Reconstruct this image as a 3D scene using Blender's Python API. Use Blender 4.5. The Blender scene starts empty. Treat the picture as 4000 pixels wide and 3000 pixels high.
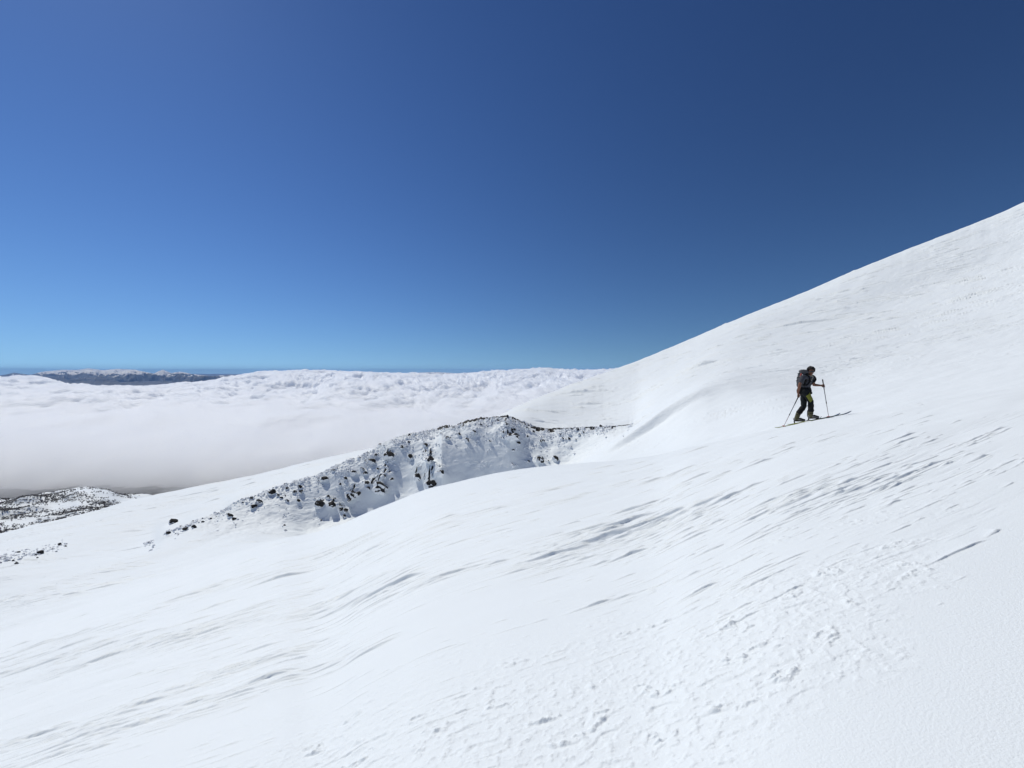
import bpy, bmesh, math, random
import numpy as np
from mathutils import Vector, Matrix

# ------------------------------------------------------------------ camera, world, sun
scene = bpy.context.scene
COL = scene.collection
F, HU, HV = 1550.0, 2000.0, 1450.0        # focal length in photo pixels, principal column, eye-level row

cam_d = bpy.data.cameras.new("camera")
cam_d.sensor_width = 36.0
cam_d.lens = 36.0 * F / 4000.0
cam_d.shift_y = -50.0 / 4000.0
cam_d.clip_start = 0.05
cam_d.clip_end = 200000.0
cam = bpy.data.objects.new("camera", cam_d)
cam.location = (0, 0, 0)
cam.rotation_euler = (math.radians(90), 0, 0)
COL.objects.link(cam)
scene.camera = cam

SUN_AZ, SUN_EL = math.radians(-54.0), math.radians(53.0)   # azimuth from +Y towards +X
SUN_DIR = Vector((math.sin(SUN_AZ) * math.cos(SUN_EL), math.cos(SUN_AZ) * math.cos(SUN_EL), math.sin(SUN_EL)))

world = bpy.data.worlds.new("World")
scene.world = world
world.use_nodes = True
wn = world.node_tree
bg = wn.nodes["Background"]
sky = wn.nodes.new("ShaderNodeTexSky")
sky.sky_type = 'NISHITA'
sky.sun_disc = False
sky.sun_elevation = SUN_EL
sky.sun_rotation = SUN_AZ
sky.altitude = 1500.0
sky.air_density = 1.5
sky.dust_density = 0.3
sky.ozone_density = 4.0
bg.inputs[1].default_value = 0.066
sky_gamma = wn.nodes.new("ShaderNodeGamma"); sky_gamma.inputs[1].default_value = 1.7
# seen from high on a mountain the horizon lies below eye level: look the sky up a little higher
sky_co = wn.nodes.new("ShaderNodeTexCoord"); sky_up = wn.nodes.new("ShaderNodeVectorMath"); sky_up.operation = 'ADD'
sky_up.inputs[1].default_value = (0, 0, 0.12)
wn.links.new(sky_co.outputs["Generated"], sky_up.inputs[0]); wn.links.new(sky_up.outputs[0], sky.inputs["Vector"])
wn.links.new(sky.outputs[0], sky_gamma.inputs[0])
sky_val = wn.nodes.new("ShaderNodeHueSaturation"); sky_val.inputs["Value"].default_value = 0.30; sky_val.inputs["Saturation"].default_value = 1.0
wn.links.new(sky_gamma.outputs[0], sky_val.inputs["Color"])
wn.links.new(sky_val.outputs[0], bg.inputs[0])

sun_d = bpy.data.lights.new("sun", 'SUN')
sun_d.energy = 3.2
sun_d.angle = math.radians(0.5)
sun_d.color = (1.0, 0.965, 0.865)
sun = bpy.data.objects.new("sun", sun_d)
sun.rotation_euler = SUN_DIR.to_track_quat('Z', 'Y').to_euler()
COL.objects.link(sun)

scene.view_settings.view_transform = 'Standard'
scene.view_settings.look = 'None'
scene.view_settings.exposure = 0.0
scene.view_settings.gamma = 1.0
scene.render.film_transparent = False
scene.cycles.volume_bounces = 110
scene.cycles.max_bounces = 112
scene.cycles.diffuse_bounces = 4
scene.cycles.transparent_max_bounces = 32

# ------------------------------------------------------------------ helpers
rng = np.random.default_rng(7)
random.seed(7)


def tag(o, label=None, cat=None, group=None, kind=None):
    if label: o["label"] = label
    if cat: o["category"] = cat
    if group: o["group"] = group
    if kind: o["kind"] = kind
    return o


def at(u, v, y):
    """photo pixel + depth -> world point"""
    return Vector(((u - HU) / F * y, y, (HV - v) / F * y))


def poly(pts):
    a = np.array(pts, float)
    return a[:, 0], a[:, 1]


def ip(u, pts, smooth=0):
    x, y = poly(pts)
    if smooth:
        acc = 0
        offs = np.linspace(-1.6, 1.6, 9)
        w = np.exp(-offs ** 2)
        for o, ww in zip(offs, w):
            acc = acc + ww * np.interp(u + o * smooth, x, y)
        return acc / w.sum()
    return np.interp(u, x, y)


def _hash(ix, iy, seed):
    h = (ix.astype(np.int64) * 374761393 + iy.astype(np.int64) * 668265263 + seed * 1274126177) & 0xFFFFFFFF
    h = ((h ^ (h >> 13)) * 1274126177) & 0xFFFFFFFF
    return (h ^ (h >> 16)) & 0xFFFF


_ang = np.linspace(0, 2 * np.pi, 65536, endpoint=False)
_CA, _SA = np.cos(_ang).astype(np.float32), np.sin(_ang).astype(np.float32)


def gn(x, y, seed=0):
    """gradient noise, about -0.7..0.7"""
    x = np.asarray(x, np.float64); y = np.asarray(y, np.float64)
    ix = np.floor(x); iy = np.floor(y)
    fx = (x - ix).astype(np.float32); fy = (y - iy).astype(np.float32)
    ix = ix.astype(np.int64); iy = iy.astype(np.int64)
    ux = fx * fx * fx * (fx * (fx * 6 - 15) + 10)
    uy = fy * fy * fy * (fy * (fy * 6 - 15) + 10)

    def g(dx, dy):
        h = _hash(ix + dx, iy + dy, seed)
        return _CA[h] * (fx - dx) + _SA[h] * (fy - dy)
    a = g(0, 0); b = g(1, 0); c = g(0, 1); d = g(1, 1)
    return (a + (b - a) * ux) * (1 - uy) + (c + (d - c) * ux) * uy


def fbm(x, y, oct=4, seed=0, gain=0.5, lac=2.03):
    s = 0; a = 1.0
    for i in range(oct):
        s = s + a * gn(x, y, seed + i * 17)
        x = x * lac + 11.3; y = y * lac - 7.7; a *= gain
    return s


def ss(a, b, x):
    t = np.clip((x - a) / (b - a), 0, 1)
    return t * t * (3 - 2 * t)


def pchip(x, xk, yk):
    """monotone cubic through (xk,yk)"""
    h = np.diff(xk); d = np.diff(yk) / h
    m = np.zeros_like(yk)
    same = d[:-1] * d[1:] > 0
    w1 = 2 * h[1:] + h[:-1]; w2 = h[1:] + 2 * h[:-1]
    with np.errstate(divide='ignore', invalid='ignore'):
        hm = (w1 + w2) / (w1 / d[:-1] + w2 / d[1:])
    m[1:-1] = np.where(same, hm, 0)
    m[0] = 0; m[-1] = d[-1]
    i = np.clip(np.searchsorted(xk, x) - 1, 0, len(xk) - 2)
    t = (x - xk[i]) / h[i]
    return ((1 + 2 * t) * (1 - t) ** 2 * yk[i] + t * (1 - t) ** 2 * h[i] * m[i]
            + t * t * (3 - 2 * t) * yk[i + 1] + t * t * (t - 1) * h[i] * m[i + 1])


def grid_mesh(name, X, Y, Z, mat, extra=None, smooth=True, parent=None):
    """R x C grid of points -> quad mesh object"""
    R, C = X.shape
    co = np.stack([X, Y, Z], -1).reshape(-1, 3).astype(np.float32)
    idx = np.arange(R * C).reshape(R, C)
    q = np.stack([idx[:-1, :-1], idx[:-1, 1:], idx[1:, 1:], idx[1:, :-1]], -1).reshape(-1, 4)
    return raw_mesh(name, co, q, mat, smooth, parent)


def raw_mesh(name, co, faces, mat, smooth=True, parent=None):
    n = faces.shape[1]
    me = bpy.data.meshes.new(name)
    me.vertices.add(len(co)); me.vertices.foreach_set("co", co.reshape(-1))
    me.loops.add(faces.size); me.loops.foreach_set("vertex_index", faces.reshape(-1).astype(np.int32))
    me.polygons.add(len(faces))
    me.polygons.foreach_set("loop_start", (np.arange(len(faces)) * n).astype(np.int32))
    me.update(calc_edges=True)
    me.validate()
    if smooth:
        me.polygons.foreach_set("use_smooth", np.ones(len(me.polygons), bool))
    if mat: me.materials.append(mat)
    o = bpy.data.objects.new(name, me)
    COL.objects.link(o)
    if parent: o.parent = parent
    return o


# ------------------------------------------------------------------ materials
def new_mat(name):
    m = bpy.data.materials.new(name); m.use_nodes = True
    nt = m.node_tree
    return m, nt, nt.nodes["Principled BSDF"]


def simple_mat(name, col, rough=0.7, noise=0.15, scale=40.0, metal=0.0, spec=0.3):
    m, nt, p = new_mat(name)
    tc = nt.nodes.new("ShaderNodeTexCoord")
    nz = nt.nodes.new("ShaderNodeTexNoise"); nz.inputs["Scale"].default_value = scale; nz.inputs["Detail"].default_value = 4
    nt.links.new(tc.outputs["Object"], nz.inputs["Vector"])
    mx = nt.nodes.new("ShaderNodeMix"); mx.data_type = 'RGBA'
    mx.inputs[6].default_value = tuple(c * (1 - noise) for c in col) + (1,)
    mx.inputs[7].default_value = tuple(min(1, c * (1 + noise)) for c in col) + (1,)
    nt.links.new(nz.outputs["Fac"], mx.inputs[0])
    nt.links.new(mx.outputs[2], p.inputs["Base Color"])
    p.inputs["Roughness"].default_value = rough
    p.inputs["Metallic"].default_value = metal
    p.inputs["Specular IOR Level"].default_value = spec
    return m


def snow_mat():
    m, nt, p = new_mat("snow")
    N = nt.nodes; L = nt.links
    geo = N.new("ShaderNodeNewGeometry")
    n1 = N.new("ShaderNodeTexNoise"); n1.inputs["Scale"].default_value = 0.35; n1.inputs["Detail"].default_value = 6
    L.new(geo.outputs["Position"], n1.inputs["Vector"])
    mx = N.new("ShaderNodeMix"); mx.data_type = 'RGBA'
    mx.inputs[6].default_value = (0.78, 0.825, 0.855, 1)
    mx.inputs[7].default_value = (0.83, 0.87, 0.895, 1)
    L.new(n1.outputs["Fac"], mx.inputs[0])
    at_ = N.new("ShaderNodeAttribute"); at_.attribute_name = "bare"           # rock the wind has left bare
    mr = N.new("ShaderNodeMapRange"); mr.inputs[1].default_value = 0.42; mr.inputs[2].default_value = 0.58
    L.new(at_.outputs["Fac"], mr.inputs[0])
    mk = N.new("ShaderNodeMix"); mk.data_type = 'RGBA'; mk.inputs[7].default_value = (0.014, 0.013, 0.014, 1)
    L.new(mr.outputs[0], mk.inputs[0]); L.new(mx.outputs[2], mk.inputs[6])
    L.new(mk.outputs[2], p.inputs["Base Color"])
    p.inputs["Roughness"].default_value = 0.6
    p.inputs["Specular IOR Level"].default_value = 0.25
    # grain
    n2 = N.new("ShaderNodeTexNoise"); n2.inputs["Scale"].default_value = 120.0; n2.inputs["Detail"].default_value = 4; n2.inputs["Roughness"].default_value = 0.65
    L.new(geo.outputs["Position"], n2.inputs["Vector"])
    b = N.new("ShaderNodeBump"); b.inputs["Strength"].default_value = 0.45; b.inputs["Distance"].default_value = 0.008
    L.new(n2.outputs["Fac"], b.inputs["Height"])
    L.new(b.outputs["Normal"], p.inputs["Normal"])
    return m


SNOW = snow_mat()

# ------------------------------------------------------------------ the snow slopes (one height field laid on real distances)
c_v = [(-1400, 2900), (0, 2480), (400, 2340), (800, 2210), (1000, 2140), (1116, 2104), (1201, 2090), (1350, 2042), (1383, 2025), (1535, 1965), (1662, 1916), (1752, 1891), (1858, 1866), (2016, 1836), (2152, 1820), (2261, 1811), (2423, 1798), (2559, 1780), (2700, 1745), (2790, 1727), (2980, 1686), (3100, 1661), (3322, 1619), (3707, 1555), (4000, 1510), (5500, 1300)]
c_y = [(-1400, 42), (0, 45), (586, 50), (1116, 58), (1500, 40), (2000, 30), (2400, 21), (2800, 15.5), (3100, 13.2), (4000, 11), (5500, 9)]
d_v = [(-1400, 2850), (0, 2440), (586, 2258), (1000, 2128), (1116, 2108), (1201, 2125), (1350, 2130), (1535, 2090), (1750, 2030), (2016, 1960), (2261, 1900), (2423, 1860), (2559, 1825), (2790, 1765), (3100, 1690), (3322, 1640), (3707, 1568), (4000, 1515), (5500, 1290)]
d_y = [(-1400, 48), (0, 50), (586, 57), (1000, 66), (1116, 68), (1300, 62), (1500, 60), (2000, 52), (2400, 42), (2800, 30), (3100, 25), (4000, 20), (5500, 16)]
b_v = [(-1400, 2800), (0, 2395), (586, 2225), (1000, 2100), (1116, 2096), (1201, 2110), (1350, 2095), (1535, 2045), (1750, 1985), (2016, 1925), (2247, 1835), (2300, 1806), (2378, 1772), (2446, 1738), (2559, 1672), (2649, 1610), (2720, 1566), (2780, 1538), (2850, 1536), (2950, 1532), (3100, 1535), (3500, 1456), (4000, 1356), (5500, 1005)]
b_y = [(-1400, 52), (0, 56), (586, 64), (1000, 76), (1116, 80), (1500, 86), (2000, 95), (2247, 88), (2350, 77), (2450, 75), (2560, 75), (2700, 74), (2800, 70), (3100, 57), (4000, 45), (5500, 40)]
l_v = [(-1400, 2750), (0, 2350), (586, 2200), (1000, 2080), (1116, 2075), (1201, 2085), (1350, 2060), (1535, 2010), (1750, 1950), (2016, 1890), (2247, 1813), (2333, 1775), (2423, 1716), (2514, 1653), (2604, 1590), (2672, 1549), (2780, 1505), (2900, 1515), (3100, 1527), (3500, 1450), (4000, 1350), (5500, 1000)]
l_y = [(-1400, 57), (0, 61), (586, 69), (1000, 82), (1116, 84), (1500, 91), (2000, 100), (2247, 92), (2350, 83), (2450, 84), (2560, 85), (2672, 87), (2780, 89), (2900, 85), (3100, 76), (4000, 75), (5500, 75)]
f_v = [(-1400, 2700), (0, 2310), (586, 2175), (1000, 2060), (1116, 2050), (1201, 2065), (1350, 2040), (1535, 1990), (1750, 1925), (2016, 1865), (2247, 1800), (2333, 1757), (2423, 1704), (2514, 1645), (2604, 1580), (2672, 1538), (2780, 1478), (2900, 1472), (3100, 1475), (3500, 1395), (4000, 1270), (5500, 850)]
f_y = [(-1400, 62), (0, 66), (586, 72), (1000, 86), (1116, 88), (1500, 96), (1750, 96), (2000, 100), (2247, 101), (2350, 94), (2464, 92), (2560, 95), (2672, 98), (2780, 101), (2900, 100), (3100, 95), (4000, 100), (5500, 100)]
RIM = [(586, 2116), (644, 2081), (713, 2056), (781, 2024), (868, 1995), (930, 1958), (984, 1940), (1056, 1911), (1165, 1879), (1259, 1848), (1325, 1811), (1398, 1782), (1470, 1750), (1506, 1730), (1579, 1707), (1687, 1681), (1796, 1660), (1836, 1649), (1926, 1633), (1971, 1635), (2039, 1649), (2107, 1671), (2143, 1676), (2197, 1673), (2333, 1669), (2464, 1658)]
r_v = [(-1400, 2500), (0, 2190), (250, 2175), (450, 2150)] + RIM + [(2514, 1630), (2604, 1560), (2672, 1515), (2780, 1465), (2900, 1432), (3100, 1405), (3500, 1325), (4000, 1180), (5500, 650)]
r_y = [(-1400, 74), (0, 80), (586, 88), (1000, 98), (1500, 110), (1940, 120), (2100, 115), (2300, 109), (2464, 107), (2560, 110), (2780, 124), (2900, 125), (3100, 120), (4000, 130), (5500, 130)]
SKYL = [(-1400, 2450), (0, 2085), (136, 2050), (375, 1996), (479, 1963), (565, 1942), (678, 1917), (1000, 1854), (1217, 1800), (1448, 1752), (1490, 1745), (1579, 1722), (1796, 1676), (1910, 1645), (1935, 1631), (2016, 1590), (2107, 1551), (2220, 1508), (2378, 1450), (2514, 1400), (2600, 1365), (2853, 1257), (3106, 1156), (3360, 1048), (3613, 947), (3866, 849), (4000, 790), (5500, 160)]
k_y = [(-1400, 115), (0, 130), (1000, 150), (1450, 160), (1940, 160), (2016, 175), (2380, 230), (3000, 290), (4000, 320), (5500, 330)]
m_v = [(-1400, 2480), (0, 2135), (250, 2080), (450, 2040), (586, 2015), (1000, 1893), (1250, 1822), (1470, 1762), (1506, 1742), (1579, 1719), (1687, 1693), (1796, 1672), (1926, 1642), (1975, 1636), (2050, 1632), (2107, 1640), (2200, 1645), (2333, 1640), (2464, 1608), (2604, 1500), (2780, 1385), (2900, 1348), (3100, 1310), (3500, 1195), (4000, 1010), (5500, 420)]
m_y = [(-1400, 90), (0, 100), (1000, 120), (1450, 125), (1940, 127), (2100, 130), (2464, 132), (2780, 160), (3100, 170), (4000, 200), (5500, 200)]

us = np.concatenate([np.linspace(-1300, -80, 60, endpoint=False), np.linspace(-80, 4080, 1250), np.linspace(4080, 5400, 62)[1:]])
tt = (us - HU) / F
C = len(us)


def S(v): return (HV - v) / F


def pu(u, pts, smooth):
    x, y = poly(pts)
    f = pchip(np.clip(u, x[0], x[-1]), x, y)
    k = np.exp(-np.linspace(-2, 2, 41) ** 2); k /= k.sum()
    acc = 0
    for o, w in zip(np.linspace(-2, 2, 41) * smooth, k):
        acc = acc + w * pchip(np.clip(u + o, x[0], x[-1]), x, y)
    return acc


kn = {}
for nm, vp, yp, sv in (("c", c_v, c_y, 18), ("d", d_v, d_y, 50), ("b", b_v, b_y, 16), ("l", l_v, l_y, 14), ("f", f_v, f_y, 20), ("r", r_v, r_y, 6), ("m", m_v, m_y, 20), ("k", SKYL, k_y, 8)):
    kn[nm] = (pu(us, yp, 60), S(pu(us, vp, sv)))
lipw = ss(2240, 2300, us)          # steep lee face of the wind lip
kn["b"] = (kn["b"][0] * (1 - lipw) + (kn["l"][0] - 2.4 - 2.2 * ss(2500, 2740, us)) * lipw, kn["b"][1])
wr_ = ss(2470, 2620, us)                                        # soft open slope to the right of the rim
for nm, vp in (("l", l_v), ("f", f_v), ("r", r_v), ("m", m_v), ("b", b_v), ("d", d_v)):
    soft = ss(2600, 2860, us) if nm in "lb" else wr_
    kn[nm] = (kn[nm][0], kn[nm][1] * (1 - soft) + S(pu(us, vp, 110)) * soft)
# small irregularities of the edges
kn["r"] = (kn["r"][0], kn["r"][1] + 0.0012 * fbm(us / 23.0, us * 0, 3, 5) * (us < 2470) * ss(700, 950, us))
kn["k"] = (kn["k"][0], kn["k"][1] + 0.0011 * fbm(us / 90.0, us * 0 + 3, 4, 9))

seg_rows = (1850, 40, 90, 70, 50, 330, 130, 230)
Ycols, Scols = [], []
for j in range(C):
    yk = np.array([kn[n][0][j] for n in "cdblfrmk"])
    sk = np.array([kn[n][1][j] for n in "cdblfrmk"])
    yk = np.maximum.accumulate(yk + np.arange(8) * 1e-3)
    yc, sc = yk[0], sk[0]
    # rows
    ys = [np.exp(np.linspace(math.log(0.9), math.log(yc), seg_rows[0], endpoint=False))]
    for q in range(7):
        ys.append(np.linspace(yk[q], yk[q + 1], seg_rows[q + 1], endpoint=False))
    yend = yk[-1] * np.array([1.0, 1.02, 1.06, 1.12, 1.25, 1.6, 2.2, 3.2])
    ys.append(yend)
    y = np.concatenate(ys)
    sN = sc + 3.3 / yc - 1.65 * y / yc ** 2 - 1.65 / y
    xk = np.log(np.concatenate([yk, yk[-1] * np.array([1.25, 2.2, 3.4])]))
    ykk = np.concatenate([sk, sk[-1] - np.array([0.05, 0.30, 0.55])])
    sF = pchip(np.log(y), xk, ykk)
    Ycols.append(y); Scols.append(np.where(y < yc, sN, sF))
Y = np.array(Ycols).T; SS = np.array(Scols).T
T = np.repeat(tt[None, :], Y.shape[0], 0)
U = T * F + HU
X = T * Y
Z = SS * Y
V = HV - F * SS
R = Y.shape[0]
row0 = np.cumsum((0,) + seg_rows)       # first row of each segment: near,c,d,b,l,f,r,m,k
segf = np.arange(R)

# --- relief
wallw = np.zeros_like(Y)
fa, ra = row0[4], row0[6]
wp = np.clip((np.arange(R) - row0[5]) / (row0[6] - row0[5]), -0.6, 1.2)[:, None]     # 0 foot .. 1 rim
wall_col = ss(620, 900, us) * (1 - ss(2380, 2480, us))
wallm = wall_col[None, :] * ss(-0.5, 0.05, wp) * (1 - ss(0.93, 1.02, wp))

# sastrugi: wind ridges running across the slope
xf = np.linspace(-700, 700, 28001)
mf = np.clip(0.08 + 0.06 * xf, 0.03, 0.4)
Mf = np.cumsum(mf) * (xf[1] - xf[0]); Mf -= np.interp(0, xf, Mf)
Mx = np.interp(X, xf, Mf)
near = Y < 60
D = np.zeros_like(Y)
Q = Y - Mx


def steps(n, w):
    f = np.floor(n); r = n - f
    return f + ss(0.5 - w, 0.5 + w, r) - n


def sastrugi(x, q, lx, lq, w, seed, warp=0.5, k=2.2):
    wx = x / lx; wq = q / lq
    wq = wq + warp * gn(wx * 1.3, wq * 0.35, seed + 3)
    n = gn(wx, wq, seed) + 0.45 * gn(wx * 2.3, wq * 2.1, seed + 1) + 0.2 * gn(wx * 5.1, wq * 4.3, seed + 2)
    return steps(n * k, w)


m1 = ss(0.02, 0.30, fbm(X / 7.0, Q / 1.6, 3, 21))
m2 = ss(0.0, 0.30, fbm(X / 16.0, Q / 4.0, 3, 31))
m3 = ss(0.0, 0.32, fbm(X / 60.0, Q / 14.0, 3, 41))
f1 = 1 - ss(14, 40, Y)
f2 = ss(3, 9, Y) * (1 - ss(90, 220, Y))
f3 = ss(50, 130, Y)
smooth_corner = ss(0, 1, (U - 3000) / 700 + (V - 2450) / 500)      # the smooth fine-grained patch by the camera
crust = ss(-0.55, 0.55, (V - (3020 - 0.345 * (U - 800))) / 300.0 + 0.6 * fbm(X / 0.9, Y / 0.35, 3, 51)) * (1 - ss(-0.5, 0.6, (U - 3250) / 500 + (V - 2600) / 700 + 0.7 * fbm(X / 0.7, Y / 0.4, 3, 52)))
crust = crust * (Y < 12)


def band(pts, hw):
    """weight of a wind-worked band running through photo positions"""
    u, v = poly(pts)
    vc = np.interp(U, u, v)
    jit = 700 * fbm(Q / 0.5, X / 30.0, 2, int(abs(v[0])) % 97)
    e = ss(u[0] - 250, u[0] + 250, U + jit) * (1 - ss(u[-1] - 350, u[-1] + 250, U + jit))
    return e * np.exp(-((V - vc) / hw) ** 2)


BANDS = (([(-300, 2740), (0, 2640), (900, 2440), (1750, 2240)], 62, 1.0), ([(-300, 3080), (200, 2880), (700, 2720), (1300, 2520)], 105, 0.9),
         ([(-300, 2680), (0, 2590), (800, 2310), (1400, 2130), (2000, 1990)], 30, 0.8), ([(-300, 2470), (188, 2400), (800, 2155), (1060, 2100)], 26, 0.8),
         ([(-200, 2420), (0, 2320), (400, 2155), (520, 2110)], 22, 0.7), ([(2000, 2190), (2500, 2050), (3000, 1950), (3950, 1740)], 95, 1.0),
         ([(1900, 2240), (2800, 2060), (3600, 1890)], 70, 0.7), ([(2700, 2330), (3300, 2170), (4100, 1950)], 75, 0.6),
         ([(1500, 2090), (2100, 1960), (2900, 1790), (3300, 1720)], 45, 0.55), ([(900, 2280), (1500, 2140), (2100, 2020)], 60, 0.45),
         ([(2600, 2480), (3200, 2290), (3800, 2180)], 40, 0.4))
bm = 0
for pts, hw, st in BANDS:
    bm = np.maximum(bm, st * band(pts, hw))
fore = np.arange(R)[:, None] < row0[1]
bm = bm * fore + 0.0
n_in = fbm(X / 3.0, Q / 0.8, 3, 23)
mA = np.clip(bm * ss(-0.35, 0.25, n_in) + 0.25 * m1 * (1 - crust), 0, 1) * (1 - np.clip(smooth_corner, 0, 1)) * (V > 1600)
mB = np.clip(bm * ss(-0.1, 0.35, fbm(X / 8.0, Q / 2.5, 3, 25)) + 0.12 * m2, 0, 1) * (1 - np.clip(smooth_corner, 0, 1))
D += 0.016 * f1 * mA * sastrugi(X, Q, 2.0, 0.16, 0.08, 61, 0.3, 1.8)
D += 0.018 * f2 * mB * sastrugi(X, Q, 6.0, 0.42, 0.06, 71, 0.2, 1.7)
D += 0.024 * ss(12, 25, Y) * (1 - ss(45, 60, Y)) * bm * ss(-0.2, 0.3, fbm(X / 14.0, Q / 4.0, 3, 27)) * fore * sastrugi(X, Q, 10.0, 0.9, 0.05, 73, 0.25, 1.7)


def stamp_lips(n, weight, r0, r1, lpx, hpx, seed, QQ, wmul=4.0, hmax=0.12):
    """wind-cut lips: each a low tapering scarp with its steep side downhill towards the viewer, gentle behind"""
    r = np.random.default_rng(seed)
    cells = weight[r0:r1:4, ::4]
    area = np.abs(np.gradient(V[r0:r1:4, ::4], axis=0)) * np.abs(np.gradient(U[r0:r1:4, ::4], axis=1))
    p = (cells * area).ravel(); p = p / p.sum()
    pick = r.choice(p.size, n, p=p)
    nc = cells.shape[1]
    for k in pick:
        i0 = r0 + 4 * (k // nc) + int(r.integers(0, 4)); j0 = 4 * (k % nc) + int(r.integers(0, 4))
        i0 = min(i0, R - 1); j0 = min(j0, C - 1)
        yc, xc, qc = Y[i0, j0], X[i0, j0], QQ[i0, j0]
        sc = yc / F
        L = min(max(r.lognormal(math.log(lpx), 0.6), 14), 420) * sc
        H = min(hpx * r.lognormal(0, 0.30) * min(1.5, 0.45 + 0.55 * L / (lpx * sc)) * sc, hmax)
        ja = np.searchsorted(tt, (xc - 0.62 * L) / yc - 0.05); jb = np.searchsorted(tt, (xc + 0.62 * L) / yc + 0.05)
        ja, jb = max(0, ja), min(C, jb)
        if jb - ja < 2: continue
        w = wmul * H
        span = 0.55 * L + 4 * w
        ia = max(r0, i0 - int(np.searchsorted(-(Y[:i0, j0][::-1]), -(yc - span)) if i0 else 0)); ib = min(r1, i0 + int(np.searchsorted(Y[i0:r1, j0], yc + span)) + 1)
        xs = X[ia:ib, ja:jb]; qs = QQ[ia:ib, ja:jb]
        sN = (xs - xc) / L + 0.5
        d = qs - qc - 0.10 * w * 3 * gn(xs / (0.28 * L) + qc * 7.0, np.full_like(xs, qc * 3.1)) - 0.03 * L * gn(xs / (0.7 * L) + qc, np.full_like(xs, qc))
        tp = np.clip(sN, 0, 1) ** 0.9 * (1 - ss(0.70, 1.0, sN)) * (sN > 0)
        rw = np.maximum(0.8 * H, 0.0022 * yc)
        D[ia:ib, ja:jb] += H * 1.8 * tp * ss(-rw, 0, d) * np.exp(-np.maximum(d, 0) / (w * (0.3 + tp)))


calm = np.clip(1 - np.clip(smooth_corner, 0, 1) - 0.7 * crust, 0, 1)
wl = (bm ** 1.3 * ss(-0.30, 0.25, fbm(X / 2.5, Q / 0.7, 3, 29)) + 0.018) * calm * (U > -300) * (U < 4300)
leftw = 1 - ss(1700, 2300, U)
stamp_lips(2300, wl * leftw, 40, row0[1], 115, 1.9, 701, Q)
stamp_lips(130, wl * leftw * bm, 40, row0[1], 250, 3.4, 702, Q)
stamp_lips(1300, wl * (1 - leftw), 40, row0[1], 85, 1.9, 703, Q)
stamp_lips(110, wl * (1 - leftw) * bm, 40, row0[1], 190, 3.4, 704, Q)
Q2 = Y + 0.25 * X
wf = (U > 1950) * (U < 4300) * (1 - wallm) * (np.arange(R)[:, None] > row0[6]) * (np.arange(R)[:, None] < row0[8] - 2) * ss(-0.2, 0.35, fbm(X / 40.0, Q2 / 12.0, 3, 45))
stamp_lips(850, wf + 1e-9, row0[6], row0[8] - 1, 65, 2.3, 705, Q2, 3.5, 0.5)
wg = (U < 1500) * (U > -100) * (np.arange(R)[:, None] > row0[1]) * (np.arange(R)[:, None] < row0[8] - 2) * (1 - wallm) * ss(-0.2, 0.35, fbm(X / 30.0, Y / 8.0, 3, 47))
stamp_lips(260, wg + 1e-9, row0[1], row0[8] - 1, 60, 1.6, 706, Y - 0.05 * X, 3.5, 0.3)
D += 0.22 * f3 * m3 * (1 - wallm) * sastrugi(X, Y + 0.3 * X, 16.0, 4.0, 0.06, 81) * (U > 1900)
D += 0.16 * ss(40, 70, Y) * (1 - wallm) * ss(-0.05, 0.3, fbm(X / 30.0, Y / 9.0, 3, 43)) * sastrugi(X, Y + 0.1 * X, 9.0, 1.6, 0.06, 83)
# gentle undulation
D += 0.05 * fbm(X / 3.5, Q / 1.2, 3, 91) * ss(1.5, 6, Y)
D += 0.22 * fbm(X / 18.0, Q / 6.0, 3, 93) * ss(15, 50, Y)
D += 1.3 * fbm(X / 70.0, Y / 40.0, 3, 95) * ss(120, 220, Y) * (1 - ss(0.985, 1.0, np.arange(R) / row0[8])[:, None])
# crust lumps
lump = fbm(X / 0.055, Y / 0.040, 3, 101)
big = fbm(X / 0.30, Y / 0.13, 2, 103)
D += crust * (0.011 * np.maximum(lump, -0.05) + 0.016 * np.minimum(ss(0.1, 0.55, big), 1) * np.maximum(lump + .2, 0) + 0.008 * steps(big * 1.4, 0.12))
D += 0.0009 * fbm(X / 0.016, Y / 0.012, 2, 105) * (Y < 5)
# headwall: ribs, hollows and crusted lumps
px, py = X / 1.0, V / F * 100.0
rib = 0
for (u0, v0, su, sv, a) in ((1290, 1990, 45, 30, 1.6), (1420, 1930, 70, 45, 2.2), (1510, 1890, 45, 50, 2.6), (1650, 1850, 42, 45, 2.4), (1705, 1870, 42, 40, 2.6), (1600, 1770, 60, 60, 1.2), (1330, 1870, 60, 40, 0.8), (1540, 1780, 40, 50, 1.2), (1670, 1760, 40, 50, 1.4), (1840, 1690, 45, 30, 1.3), (1990, 1690, 60, 50, 1.6), (2100, 1800, 30, 20, 0.8), (2165, 1790, 24, 18, 0.7), (1350, 2020, 30, 25, 1.0), (1190, 1890, 40, 25, 0.6)):
    rib = rib + a * np.exp(-((U - u0) / su) ** 2 - ((V - v0) / sv) ** 2)
wn_ = wallm * (U < 2460)
D += wn_ * rib
D += wn_ * 0.5 * fbm(X / 5.0, (Z + Y) / 5.0, 4, 111)
rimband = np.exp(-np.clip((V - (HV - F * kn["r"][1])[None, :]) / 38.0, 0, 9)) * wn_
lmp = fbm(X / 0.55, (Y + Z) / 0.9, 3, 113)
D += rimband * 0.62 * np.maximum(lmp, -0.12)
lowl = ss(0.05, 0.4, fbm(X / 7.0, (Y + Z) / 5.0, 3, 115))
D += wn_ * lowl * 0.25 * np.maximum(fbm(X / 0.8, (Y + Z) / 1.0, 3, 117), -0.1)
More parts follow.
